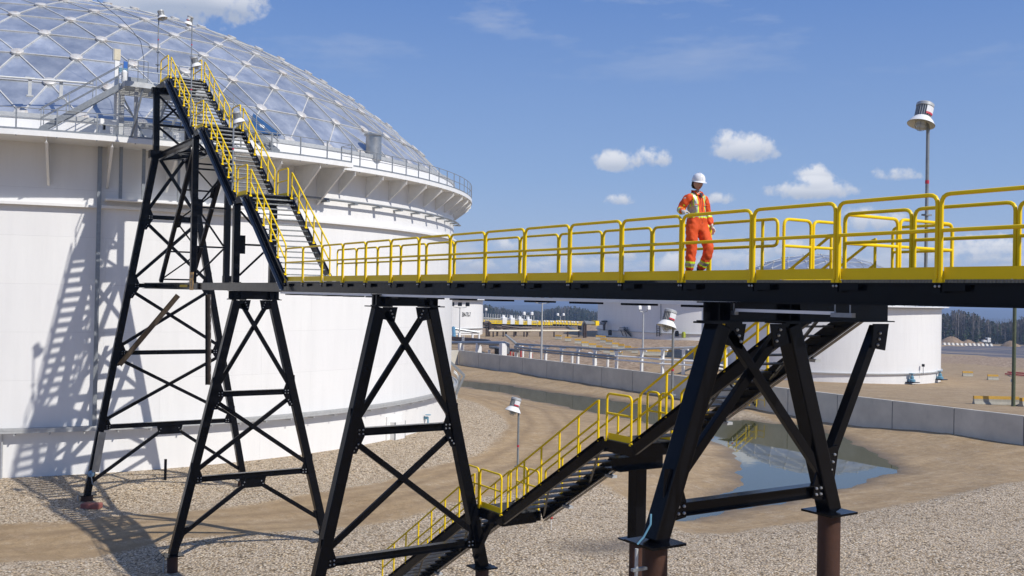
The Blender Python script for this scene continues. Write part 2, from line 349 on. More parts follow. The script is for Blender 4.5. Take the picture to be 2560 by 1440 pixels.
POLY = dict(
 tankgravel=poly_world([(-700, 1385), (0, 1303), (180, 1300), (284, 1284), (444, 1267), (640, 1249), (840, 1223), (1105, 1159), (1217, 1125), (1277, 1065), (1255, 1039), (1199, 1009), (1142, 995), (1000, 980), (-700, 980)]),
 neargravel=poly_world([(-900, 1500), (0, 1392), (222, 1373), (444, 1333), (592, 1332), (687, 1324), (840, 1308), (1030, 1276), (1180, 1240), (1290, 1222), (1400, 1212), (1500, 1196), (1600, 1232), (1670, 1275), (1709, 1306), (1811, 1316), (1937, 1289), (2132, 1268), (2280, 1243), (2560, 1193), (3300, 1060), (3300, 4000), (-900, 4000)]),
 island=poly_world([(1690, 1062), (1740, 1030), (1800, 1018), (1850, 1012), (1900, 1020), (1990, 1048), (2020, 1066), (1930, 1064), (1850, 1058), (1780, 1056), (1720, 1068)]),
 midbank=poly_world([(1140, 850), (1210, 842), (1400, 850), (1480, 868), (1560, 893), (1640, 920), (1600, 925), (1330, 905), (1140, 880)]),
 midbank2=poly_world([(1500, 846), (1760, 843), (1900, 845), (1900, 876), (1700, 882), (1620, 872), (1540, 856)]),
 farberm=poly_world([(1150, 812), (1500, 814), (1500, 828), (1150, 829)]),
 rberm=poly_world([(2300, 892), (2400, 890), (2600, 897), (2900, 905), (2900, 930), (2560, 921), (2440, 912), (2300, 904)]),
 liner=poly_world([(2330, 866), (2900, 868), (2900, 900), (2560, 896), (2440, 889), (2330, 882)]),
 ramp=poly_world([(1420, 846), (1490, 846), (1560, 872), (1640, 890), (1760, 893), (1760, 925), (1600, 905), (1540, 890), (1470, 862)]))
PADT = poly_world([(1150, 1), (1, 1)][:0] + [(1150, 838), (1220, 838), (1220, 830), (1150, 830)])

ROAD = poly_world([(-300, 1362), (0, 1345), (222, 1330), (444, 1302), (640, 1284), (840, 1262), (1050, 1215), (1200, 1172), (1320, 1112), (1362, 1060), (1330, 1015), (1240, 990), (1120, 978)])
ROAD2 = poly_world([(1760, 1010 - 30), (1950, 1004), (2150, 1000), (2350, 1015), (2700, 1050)])
def build_ground():
    c0 = math.atan2(DV[1], DV[0]); half = math.radians(38)
    angs = np.concatenate([np.arange(-half, half, math.radians(.19)), np.linspace(half, 2 * math.pi - half, 60, endpoint=False)]) + c0
    rad = np.concatenate([[2, 6, 12, 18], np.arange(22, 130, .45), 130 * 1.035 ** np.arange(0, 148)])
    A, R_ = np.meshgrid(angs, rad); X = (R_ * np.cos(A)).ravel(); Y = (R_ * np.sin(A)).ravel(); P_ = np.c_[X, Y]; r = np.hypot(X, Y)
    z = np.full(len(X), GZ)
    near = r < 520; Pn = P_[near]
    sd_ = {}
    for k, v in POLY.items():
        q = np.full(len(X), 9.0); q[near] = sdf(Pn, v); sd_[k] = q
    pond = np.full(len(X), 99.); m = r < 160; pond[m] = np.minimum(sdf(P_[m], POND), 99)
    pond = pond + np.where(pond < 60, .16 * np.sin(X * 1.9 + Y * .7) + .13 * np.sin(Y * 2.6 - X * .9 + 2) + .2 * np.sin(X * .55 - Y * .8), 0)
    pud = np.full(len(X), 99.); pud[m] = sdf(P_[m], PUD)
    rt = np.hypot(X - TC[0], Y - TC[1])
    z = z + np.where(rt < 31.5, .12, np.clip(.12 - (rt - 31.5) * .05, -.18, .12)) * (near)
    lump = sum(a_ * np.sin(X * kx_ + Y * ky_ + p_) for a_, kx_, ky_, p_ in [(.05 * random.random(), random.uniform(-.7, .7), random.uniform(-.7, .7), random.uniform(0, 6)) for _ in range(14)])
    z = z + np.where(near & (rt > 34), lump, 0)
    isl = sd_['island']; z = np.where(isl < 0, np.maximum(z, GZ - .1 + np.clip(-isl * .35, 0, .5)), z)
    # low bank of earth left of the pond
    b0 = G(1740, 1180); z = z + np.where(near, .5 * np.exp(-((X - b0[0]) ** 2 + (Y - b0[1]) ** 2) / 30.), 0)
    z = np.where(pond < 40, np.minimum(z, WZ + .02 + np.where(pond > 0, np.maximum(pond, 0) * .085 + .006 * np.maximum(pond, 0) ** 1.5, pond * .35)), z)
    z = np.where(pond < -2, WZ - .75, z)
    z = np.where(pud < 2, np.minimum(z, -10.2 + pud * .12), z)
    # far land falls away from the site into a forested basin and rises to the skyline
    az = np.arctan2(Y, X); prof = zprof(az, r); far = prof < -10.001
    und = 10 * np.sin(az * 9 + r / 900) + 6 * np.sin(az * 23 + r / 430 + 1) + 4 * np.sin(az * 47 - r / 260)
    z = np.where(far, prof + und * np.clip((r - 1200) / 5000, 0, 1.6), z)
    nA = len(angs); nR = len(rad); faces = []
    idx = np.arange(nA * nR).reshape(nR, nA); a = idx[:-1, :]; b = np.roll(idx, -1, 1)[:-1, :]; c = np.roll(idx, -1, 1)[1:, :]; d = idx[1:, :]
    faces = np.stack([a, d, c, b], -1).reshape(-1, 4)
    me = bpy.data.meshes.new('ground'); me.vertices.add(len(X)); me.vertices.foreach_set('co', np.c_[X, Y, z].ravel())
    nf = len(faces); me.loops.add(nf * 4); me.loops.foreach_set('vertex_index', faces.ravel()); me.polygons.add(nf)
    me.polygons.foreach_set('loop_start', np.arange(0, nf * 4, 4)); me.polygons.foreach_set('use_smooth', np.ones(nf, bool)); me.update(calc_edges=True); me.validate()
    def att(nm, val):
        at = me.attributes.new(nm, 'FLOAT', 'POINT'); at.data.foreach_set('value', np.ascontiguousarray(val, np.float32))
    g = np.minimum.reduce([sd_[k] for k in ('tankgravel', 'neargravel', 'island')])
    att('gravel', np.clip(-g / 1.2, -1, 1)); g2 = np.minimum.reduce([sd_[k] for k in ('midbank', 'midbank2', 'farberm', 'rberm')]); g2 = np.maximum(g2, -sd_['ramp'])
    att('coarse', np.clip(-g2 / 1.5, -1, 1)); att('liner', np.clip(-sd_['liner'] / 1.0, -1, 1)); att('wet', np.clip(1 - np.minimum(pond, pud * 1.0) / 1.6, 0, 1))
    trk = np.zeros(len(X))
    for line, offs in ((ROAD, (.95, 2.3)), (ROAD2, (.9,))):
        dl = np.full(len(X), 99.)
        for i in range(len(line) - 1):
            a_, b_ = line[i], line[i + 1]; e_ = b_ - a_; w_ = P_ - a_; t_ = np.clip((w_ @ e_) / (e_ @ e_), 0, 1); dl = np.minimum(dl, np.sqrt(((w_ - t_[:, None] * e_) ** 2).sum(1)))
        for o_ in offs: trk = np.maximum(trk, np.exp(-((dl - o_) / .34) ** 2) * (1 if o_ < 1 else .7))
    att('track', trk)
    att('forest', np.clip((r - np.where(az < _azR[0], 455, 560)) / 40, 0, 1))
    me.materials.append(ground_mat()); o = bpy.data.objects.new('ground', me); COL.objects.link(o); o['kind'] = 'structure'
    return o
def ground_mat():
    m = bpy.data.materials.new('site ground'); m.use_nodes = True; N = m.node_tree.nodes; L = m.node_tree.links; b = N['Principled BSDF']; b.inputs['Roughness'].default_value = .9; b.inputs['Specular IOR Level'].default_value = .25
    tc = N.new('ShaderNodeTexCoord'); C = tc.outputs['Object']
    def noise(s, d=6, r=.6, sc=None):
        n = N.new('ShaderNodeTexNoise'); n.inputs['Scale'].default_value = s; n.inputs['Detail'].default_value = d; n.inputs['Roughness'].default_value = r
        if sc: mp = N.new('ShaderNodeMapping'); mp.inputs['Scale'].default_value = sc[:3]; mp.inputs['Rotation'].default_value = (0, 0, sc[3] if len(sc) > 3 else 0); L.new(C, mp.inputs[0]); L.new(mp.outputs[0], n.inputs['Vector'])
        else: L.new(C, n.inputs['Vector'])
        return n.outputs['Fac']
    def ramp(f, *st):
        c = N.new('ShaderNodeValToRGB'); L.new(f, c.inputs[0]); e = c.color_ramp.elements
        while len(e) < len(st): e.new(.5)
        for i, (p, col) in enumerate(st): e[i].position = p; e[i].color = (*col, 1)
        return c.outputs[0]
    def mixc(f, a, bb, blend='MIX'):
        x = N.new('ShaderNodeMix'); x.data_type = 'RGBA'; x.blend_type = blend
        if isinstance(f, (int, float)): x.inputs[0].default_value = f
        else: L.new(f, x.inputs[0])
        L.new(a, x.inputs[6])
        if isinstance(bb, tuple): x.inputs[7].default_value = (*bb, 1)
        else: L.new(bb, x.inputs[7])
        return x.outputs[2]
    def mth(op, a, bb=None, clamp=False):
        n = N.new('ShaderNodeMath'); n.operation = op; n.use_clamp = clamp
        for i, v in enumerate((a, bb)):
            if v is None: continue
            if isinstance(v, (int, float)): n.inputs[i].default_value = v
            else: L.new(v, n.inputs[i])
        return n.outputs[0]
    def att(nm): a = N.new('ShaderNodeAttribute'); a.attribute_name = nm; return a.outputs['Fac']
    def edge(nm, amp, sc):
        v = mth('ADD', att(nm), mth('MULTIPLY', mth('SUBTRACT', noise(sc, 5, .65), .5), amp)); r = N.new('ShaderNodeMapRange'); L.new(v, r.inputs[0]); r.inputs[1].default_value = -.15; r.inputs[2].default_value = .25; return r.outputs[0]
    dirt = ramp(noise(.35, 9, .62), (.3, (.27, .19, .105)), (.5, (.34, .245, .14)), (.7, (.40, .295, .178)))
    dirt = mixc(.35, dirt, ramp(noise(.8, 8, .72, (2.2, .2, 1, .15)), (.35, (.22, .15, .08)), (.65, (.44, .335, .21))))
    grit = noise(14, 4, .8); dirt = mixc(1.0, dirt, ramp(grit, (.32, (.82, .82, .82)), (.68, (1.2, 1.19, 1.17))), 'MULTIPLY'); dirt = mixc(1.0, dirt, ramp(noise(2.6, 9, .78), (.36, (.80, .79, .77)), (.64, (1.17, 1.16, 1.14))), 'MULTIPLY')
    vo = N.new('ShaderNodeTexVoronoi'); vo.inputs['Scale'].default_value = 10.5; L.new(C, vo.inputs['Vector']); vo.inputs['Randomness'].default_value = 1
    sepc = N.new('ShaderNodeSeparateColor'); L.new(vo.outputs['Color'], sepc.inputs[0])
    stones = ramp(sepc.outputs[0], (0, (.11, .085, .06)), (.14, (.32, .235, .14)), (.36, (.53, .405, .26)), (.62, (.66, .50, .315)), (.84, (.76, .64, .46)), (1, (.86, .78, .65)))
    gap = N.new('ShaderNodeMapRange'); L.new(vo.outputs['Distance'], gap.inputs[0]); gap.inputs[1].default_value = .62; gap.inputs[2].default_value = .38; gap.inputs[3].default_value = .3; gap.inputs[4].default_value = 1.0
    stones = mixc(1.0, stones, gap.outputs[0], 'MULTIPLY')
    stones = mixc(.55, stones, ramp(noise(.25, 5, .6), (.35, (.78, .75, .7)), (.65, (1.15, 1.13, 1.1))), 'MULTIPLY')
    vo2 = N.new('ShaderNodeTexVoronoi'); vo2.inputs['Scale'].default_value = 2.2; L.new(C, vo2.inputs['Vector']); sp2 = N.new('ShaderNodeSeparateColor'); L.new(vo2.outputs['Color'], sp2.inputs[0])
    coarse = ramp(sp2.outputs[1], (0, (.17, .115, .07)), (.5, (.31, .215, .135)), (1, (.46, .35, .235)))
    vs_ = N.new('ShaderNodeTexVoronoi'); vs_.inputs['Scale'].default_value = 22; L.new(C, vs_.inputs['Vector']); ss_ = N.new('ShaderNodeSeparateColor'); L.new(vs_.outputs['Color'], ss_.inputs[0]); fine = ramp(ss_.outputs[0], (0, (.13, .1, .07)), (.5, (.42, .325, .22)), (1, (.72, .62, .48)))
    stones = mixc(ramp(noise(3.5, 4, .7), (.42, (0, 0, 0)), (.56, (1, 1, 1))), stones, fine)
    dirt = mixc(ramp(noise(1.1, 9, .8), (.5, (0, 0, 0)), (.68, (.6, .6, .6))), dirt, fine)
    gfac = edge('gravel', 1.1, 2.4); col = mixc(gfac, dirt, stones); col = mixc(edge('coarse', 1.0, .4), col, coarse)
    wv = noise(1.0, 3, .6, (.035, .5, 1, .75)); liner = ramp(wv, (.4, (.045, .055, .085)), (.5, (.09, .1, .13)), (.56, (.24, .19, .15)), (.62, (.3, .25, .2)))
    col = mixc(edge('liner', .5, .3), col, liner)
    trm = mth('MULTIPLY', att('track'), ramp(noise(1.7, 5, .7), (.3, (.25, .25, .25)), (.6, (1, 1, 1)))); col = mixc(mth('MULTIPLY', trm, mth('SUBTRACT', 1.0, gfac)), col, (.235, .165, .095))
    wet = att('wet'); col = mixc(mth('MULTIPLY', wet, .62), col, (.10, .075, .045))
    fo = ramp(noise(.012, 10, .75), (.32, (.012, .026, .012)), (.5, (.03, .042, .02)), (.62, (.07, .058, .045)), (.75, (.045, .06, .022)))
    fo = mixc(.6, fo, ramp(noise(.09, 6, .8), (.35, (.35, .35, .35)), (.65, (1.5, 1.5, 1.5))), 'MULTIPLY')
    col = mixc(att('forest'), col, fo); L.new(col, b.inputs['Base Color'])
    rr = N.new('ShaderNodeMapRange'); L.new(wet, rr.inputs[0]); rr.inputs[3].default_value = .92; rr.inputs[4].default_value = .5; L.new(rr.outputs[0], b.inputs['Roughness'])
    h = mth('MULTIPLY', mth('SUBTRACT', 1.0, vo.outputs['Distance']), gfac)
    bp = N.new('ShaderNodeBump'); bp.inputs['Strength'].default_value = .85; bp.inputs['Distance'].default_value = .06; L.new(h, bp.inputs['Height'])
    bp2 = N.new('ShaderNodeBump'); bp2.inputs['Strength'].default_value = .35; bp2.inputs['Distance'].default_value = .1; L.new(noise(1.6, 8, .7), bp2.inputs['Height']); L.new(bp.outputs[0], bp2.inputs['Normal'])
    L.new(bp2.outputs[0], b.inputs['Normal'])
    return m
build_ground()
def water_mat():
    m = bpy.data.materials.new('murky water'); m.use_nodes = True; N = m.node_tree.nodes; L = m.node_tree.links; b = N['Principled BSDF']
    b.inputs['Base Color'].default_value = (.07, .068, .018, 1); b.inputs['Roughness'].default_value = .02; b.inputs['IOR'].default_value = 1.8; b.inputs['Specular IOR Level'].default_value = .7; b.inputs['Specular Tint'].default_value = (.86, .92, .97, 1)
    tc = N.new('ShaderNodeTexCoord'); n = N.new('ShaderNodeTexNoise'); n.inputs['Scale'].default_value = 1.3; n.inputs['Detail'].default_value = 3; L.new(tc.outputs['Object'], n.inputs['Vector'])
    bp = N.new('ShaderNodeBump'); bp.inputs['Strength'].default_value = .05; bp.inputs['Distance'].default_value = .02; L.new(n.outputs[0], bp.inputs['Height']); L.new(bp.outputs[0], b.inputs['Normal']); return m
WATER = water_mat()
def grow(poly, d):
    c = poly.mean(0); return poly
def water(name, poly, z, pad):
    mn = poly.min(0) - pad; mx_ = poly.max(0) + pad
    o = MB().add([(mn[0], mn[1], z), (mx_[0], mn[1], z), (mx_[0], mx_[1], z), (mn[0], mx_[1], z)], [(0, 1, 2, 3)]).build(name, WATER); o['kind'] = 'structure'; return o
water('pond_water', POND, WZ, 1.0)

# ------------------------------------------------------------------ big tank
def cyl_wall(c, r, z0, z1, name, m, parent, n=192):
    me = bpy.data.meshes.new(name); off = parent['_w']; vs = []; fs = []
    for i in range(n + 1):
        a = 2 * math.pi * i / n
        for z in (z0, z1): vs.append((c[0] + r * math.cos(a) - off[0], c[1] + r * math.sin(a) - off[1], z - off[2]))
    for i in range(n): fs.append((2 * i, 2 * i + 2, 2 * i + 3, 2 * i + 1))
    me.from_pydata(vs, [], fs); uvl = me.uv_layers.new(name='UVMap')
    for p in me.polygons:
        for li in p.loop_indices:
            v = me.loops[li].vertex_index; uvl.data[li].uv = ((v // 2) * 2 * math.pi * r / n, (z0 if v % 2 == 0 else z1) + 9.9)
    me.polygons.foreach_set('use_smooth', [True] * len(fs)); me.materials.append(m)
    o = bpy.data.objects.new(name, me); COL.objects.link(o); o.parent = parent; o['_w'] = list(off); return o
def dome(c, Rs, zc, rb, rings, rot, parent, batten=.058, hub=.33):
    amax = math.asin(rb / Rs)
    def pt(i, j, e=0):
        al = amax * i / rings; ph = rot + (0 if i == 0 else 2 * math.pi * j / (6 * i)); R_ = Rs + e
        return np.array([c[0] + R_ * math.sin(al) * math.cos(ph), c[1] + R_ * math.sin(al) * math.sin(ph), zc + R_ * math.cos(al)])
    P_ = MB(); B = MB(); H = MB(); rnd = random.Random(3)
    def tri(a, b, d):
        k = [pt(*q) for q in (a, b, d)]; cen = sum(k) / 3; dz = rnd.uniform(-.02, .03)
        nrm = cen - np.array([c[0], c[1], zc]); nrm /= np.linalg.norm(nrm)
        o = len(P_.v); jit = [q + nrm * rnd.uniform(-.025, .0) for q in k]
        P_.add(jit, [(0, 1, 2)])
    def edge(a, b):
        p, q = pt(*a, .02), pt(*b, .02); mid = (p + q) / 2; up = mid - np.array([c[0], c[1], zc]); B.bar(p, q, batten, .05, up=up)
    for s in range(6):
        for i in range(rings):
            for j in range(i + 1):
                A = (i, s * i + j); Bq = (i + 1, s * (i + 1) + j); Cq = (i + 1, s * (i + 1) + j + 1)
                A = (A[0], A[1] % max(6 * i, 1)); w = lambda q: (q[0], q[1] % (6 * q[0]))
                tri(A, w(Bq), w(Cq)); edge(w(Bq), w(Cq))
                edge(A, w(Bq))
                if j < i: tri(A, w(Cq), (i, (s * i + j + 1) % (6 * i))); edge(A, w(Cq))
                else:
                    edge(A, w(Cq)) if False else None
    hubs = []
    for i in range(rings + 1):
        for j in range(max(6 * i, 1)):
            p = pt(i, j, .03); hubs.append((np.linalg.norm(p - CAM) if (p - CAM) @ (p - np.array([c[0], c[1], zc])) < 0 else 1e4, i, j, p))
    P_.build('dome_panels', DOMEP, parent); B.build('dome_batten', DOMES, parent)
    hubs.sort(key=lambda q: q[0])
    for k_, (_, i, j, p) in enumerate(hubs):
        m_ = MB() if k_ < 99 else H; m_.lathe([(hub * .96, -.04), (hub, .1), (hub * .93, .12), (.01, .13)], p, p - np.array([c[0], c[1], zc]), 14)
        if k_ < 99: m_.build('dome_hub', HUBM, parent, smooth=True)
    H.build('dome_hub', HUBM, parent, smooth=True, kind='stuff')

def rail_tube(mb, pts, r=.027, n=8): mb.tube(pts, r, n)
def corner(a, b, c, rad=.1, n=4):
    """points rounding the corner a-b-c"""
    a, b, c = map(lambda q: np.array(q, float), (a, b, c)); u = (a - b) / np.linalg.norm(a - b); v = (c - b) / np.linalg.norm(c - b)
    p = b + u * rad; q = b + v * rad; return [(1 - t) ** 2 * p + 2 * t * (1 - t) * b + t * t * q for t in np.linspace(0, 1, n + 1)]
def hoop(mb, p0, p1, z0, z1, rad=.12, r=.027, mid=None, vert=(0, 0, 1)):
    """a bent-tube rail panel standing between p0 and p1 (base points), sloping with them"""
    p0 = np.array(p0, float); p1 = np.array(p1, float); up = np.array(vert, float)
    a, b, c, d = p0 + up * z0, p0 + up * z1, p1 + up * z1, p1 + up * z0
    mb.tube([a] + corner(a, b, c, rad) + corner(b, c, d, rad) + [d], r, 8)
    if mid: 
        for mz in (mid if isinstance(mid, (list, tuple)) else [mid]): mb.tube([p0 + up * mz, p1 + up * mz], r * .95, 8)

def big_tank():
    t = thing('storage_tank', 'huge white storage tank with a triangulated aluminium dome roof behind the black stair tower', 'storage tank', (TC[0], TC[1], -9.9))
    cyl_wall(TC, TR, -10.6, 8.25, 'shell', TANKP, t)
    Rs = 41.5; zc = 8.3 - math.sqrt(Rs * Rs - 29.7 ** 2)
    dome(TC, Rs, zc, 29.7, 11, math.radians(25.0), t)
    MB().ring(TC, 29.6, 30.06, 8.1, 8.32, n=192).build('roof_curb', GALVL, t)
    PW = math.radians(18.6)  # the walkway ring is wider on this side, where the stairs land
    P0 = math.radians(-40)
    mb = MB(); mb.ring(TC, 30.0, 32.55, 6.86, 7.12, P0, PW, 60); mb.ring(TC, 30.0, 31.42, 6.863, 7.117, PW, 2 * math.pi + P0, 160); mb.build('ring_walkway', WHITE, t)
    def bracket(ph, w, h, hw=.25):
        u = np.array([math.cos(ph), math.sin(ph), 0]); c = np.array([TC[0], TC[1], 0]); n = (-u[1], u[0], 0)
        poly = [c + u * 30.0 + (0, 0, 6.86), c + u * (30 + w) + (0, 0, 6.86), c + u * (30 + w) + (0, 0, 6.86 - hw), c + u * 30.05 + (0, 0, 6.86 - h), c + u * 30 + (0, 0, 6.86 - h)]
        br = MB(); br.plate(poly, n, .03); br.bar(poly[2], poly[3], .12, .02, up=u); br.build('walkway_bracket', WHITE, t)
    for ph in [-33, -27.5, -22, -16.6, -10.6, -5.4, 0.2, 5.4, 10.2, 14.6, 17.6]: bracket(math.radians(ph), 2.4, 2.1)
    a = 20.9
    while a < 318: bracket(math.radians(a), 1.36, 1.25); a += 4.55
    rl = MB()
    def rail_at(r, a0, a1, da):
        n = int(round((a1 - a0) / da)); angs = [a0 + (a1 - a0) * i / n for i in range(n + 1)]
        P3 = lambda a, z: np.array([TC[0] + r * math.cos(math.radians(a)), TC[1] + r * math.sin(math.radians(a)), z])
        for q in angs:
            u = np.array([math.cos(math.radians(q)), math.sin(math.radians(q)), 0]); p = P3(q, 0); rl.box(p + (0, 0, 7.5), (.02, .035, .68), (u, np.array([-u[1], u[0], 0]), np.array([0, 0, 1])))
        for z, rr in ((8.17, .022), (7.65, .02)): rl.tube([P3(a0 + (a1 - a0) * i / (n * 2), z) for i in range(n * 2 + 1)], rr, 6)
        for i in range(n): rl.bar(P3(angs[i], 7.17), P3(angs[i + 1], 7.17), .008, .1)
    rail_at(32.5, -38, 18.4, 3.15); rail_at(31.38, 18.8, 320, 2.75); rl.tube([(TC[0] + 32.5 * math.cos(math.radians(18.4)), TC[1] + 32.5 * math.sin(math.radians(18.4)), 8.17), (TC[0] + 31.38 * math.cos(math.radians(18.8)), TC[1] + 31.38 * math.sin(math.radians(18.8)), 8.17)], .02, 6)
    rl.build('ring_railing', GALV, t)
    st = MB(); st.ring(TC, 30.0, 30.3, 3.72, 3.86, n=192)
    st.ring(TC, 30.0, 30.95, 4.1, 4.2, math.radians(-5.6), math.radians(8), 30); st.build('stiffener_ring', WHITE, t)
    tr = MB(); tr.ring(TC, 30.28, 30.55, -7.62, -7.5, n=192); tr.ring(TC, 30.5, 30.56, -7.5, -7.38, n=192); tr.ring(TC, 30.28, 30.31, -7.5, -7.38, n=192)
    for q in range(-40, 70, 3): u = np.array([math.cos(math.radians(q)), math.sin(math.radians(q)), 0]); tr.box(np.array([TC[0], TC[1], -7.7]) + u * 30.25, (.3, .03, .04), (u, np.array([-u[1], u[0], 0]), np.array([0, 0, 1])))
    tr.build('cable_tray', GALVL, t)
    # round pipe near the top of the shell
    pp = MB(); r = 30.42
    pp.tube([(TC[0] + r * math.cos(math.radians(a)), TC[1] + r * math.sin(math.radians(a)), 5.12) for a in np.arange(12.5, 62, 1.5)], .075, 8)
    for q in np.arange(14, 60, 4.3): u = np.array([math.cos(math.radians(q)), math.sin(math.radians(q)), 0]); pp.box(np.array([TC[0], TC[1], 5.0]) + u * 30.3, (.32, .12, .05), (u, np.array([-u[1], u[0], 0]), np.array([0, 0, 1])))
    pp.build('fire_water_pipe', GALV, t, smooth=True)
    # vertical conduit trays and channel posts
    def vert(x, z0, z1, w, dth, nm, mt, r=30.25):
        p = on_tank(x, 720 if z0 < 0 else 430, r); ph = tank_phi(p); u = np.array([math.cos(ph), math.sin(ph), 0]); n = np.array([-u[1], u[0], 0])
        MB().box(np.array([TC[0], TC[1], (z0 + z1) / 2]) + u * r, (dth / 2, w / 2, (z1 - z0) / 2), (u, n, np.array([0, 0, 1]))).build(nm, mt, t)
    vert(243, -7.45, 6.86, .2, .14, 'conduit_tray', GALV)
    vert(302, 4.2, 6.86, .16, .12, 'channel_post', GALV, 30.7); vert(359, 4.2, 6.86, .16, .12, 'channel_post', GALV, 30.7); vert(447, 4.2, 6.86, .12, .12, 'channel_post', GALV, 30.7)
    vert(14, -9.9, -7.6, .07, .07, 'grounding_conduit', GALVL, 30.12)
    # vent stack on the dome and triangular blue skylight
    vp = np.array([-57.6, 26.35, 8.65]); MB().lathe([(.5, -.6), (.5, .92), (.62, .92), (.62, 1.02), (.5, 1.02), (.46, .9), (.46, .2)], vp, (0, 0, 1), 24).build('vent_stack', mat('stainless vent', (.5, .47, .42), .3, .85, var=.2, vscale=3), t, smooth=True)
    # blue hatch panel
    def on_dome(x, y, e=0.06):
        rr = ray(x, y); rr = rr / np.linalg.norm(rr); o = CAM - np.array([TC[0], TC[1], zc]); b_ = o @ rr; cc = o @ o - (Rs + e) ** 2; tt = -b_ - math.sqrt(max(b_ * b_ - cc, 0)); return CAM + rr * tt
    k = [on_dome(633, 284), on_dome(627, 330), on_dome(703, 338)]; cen = sum(k) / 3; nn = cen - np.array([TC[0], TC[1], zc])
    sk = MB().plate(k, nn, .05).build('skylight', mat('blue skylight', (.03, .085, .2), .25), t)
    k2 = [cen + (q - cen) * .12 for q in k]; nn /= np.linalg.norm(nn); MB().lathe([(.17, .03), (.17, .05), (.01, .05)], cen, nn, 16).build('round_sticker', WHITE, sk)
    # handrail pipe running along the dome
    hp = MB(); a, b_ = on(-30, 189, X=-54.6), on(232, 209, X=-54.4); hp.tube([a, b_], .055, 8)
    for (x, y) in ((75, 197), (153, 203)):
        q = on(x, y, X=-54.6); hp.box(q + (0, 0, -.42), (.05, .08, .42)); hp.box(q + (0, 0, -.86), (.16, .16, .03)); hp.box(q + (0, 0, .05), (.04, .22, .04))
    hp.build('foam_pipe', GALVL, t, smooth=True)
    # manway, nozzle, small fittings on the lower shell
    p = on_tank(985, 1075, 30.0); ph = tank_phi(p); u = np.array([math.cos(ph), math.sin(ph), 0]); n = np.array([-u[1], u[0], 0])
    mw = MB().box(np.array([TC[0], TC[1], -9.35]) + u * 30.2, (.28, .62, .62), (u, n, np.array([0, 0, 1]))); mw.box(np.array([TC[0], TC[1], -9.3]) + u * 30.03, (.05, 1.0, .95), (u, n, np.array([0, 0, 1]))); mwo = mw.build('cleanout_door', WHITE, t)
    for s in (-1, 1): MB().box(np.array([TC[0], TC[1], -9.35]) + u * 30.46 + n * s * .6, (.03, .03, .62), (u, n, np.array([0, 0, 1]))).build('bolted_edge', GALV, mwo)
    p = on_tank(1070, 1045, 30.3); vv = thing
    vm = MB().tube([p + (0, 0, -.35), p + (0, 0, .0)], .06, 8); vm.lathe([(.02, 0), (.2, .02), (.2, .06), (.02, .08)], p + (0, 0, .18), (0, 0, 1), 14); vm.tube([p, p - u * .4], .1, 8); vm.build('valve', TEALP, t)
    return t
big_tank()

# ------------------------------------------------------------------ walkway
YN, YF, PIT, XN0 = 11.03, 12.537, 1.5486, -7.44
ZB, ZT = -.353, -.063
TOPR, MIDR = 1.03, .585
def bevel(o, w=.008):
    md = o.modifiers.new('bevel', 'BEVEL'); md.width = w; md.segments = 2; md.limit_method = 'ANGLE'; return o
def guard(parent, p0, p1, toe=True, z0=-.06, side=1):
    """one bent-tube guardrail panel with toe board between two points of a level deck"""
    p0 = np.array(p0, float); p1 = np.array(p1, float); mb = MB(); hoop(mb, p0, p1, z0, TOPR, mid=MIDR)
    for q in (p0, p1): mb.box(q + (0, 0, z0 + .02), (.034, .034, .02))
    o = mb.build('guardrail', YELLOW, parent, smooth=True)
    if toe:
        d = (p1 - p0) / np.linalg.norm(p1 - p0); n = np.array([-d[1], d[0], 0]) * side
        MB().bar(p0 + n * .03 + d * .025 + (0, 0, .06), p1 + n * .03 - d * .025 + (0, 0, .06), .008, .15).build('toe_board', YELLOW, parent)
    return o
def grating(parent, x0, x1, y0, y1, z1=-.02, along='Y', name='grating', mt=None, pitch=.045):
    mb = MB()
    if along == 'Y':
        x = x0
        while x < x1: mb.span((x, y0, z1 - .04), (x + .006, y1, z1)); x += pitch
        y = y0 + .02
        while y < y1: mb.span((x0, y, z1 - .012), (x1, y + .008, z1 - .004)); y += .1
        return mb.build(name, mt or GRATE, parent)
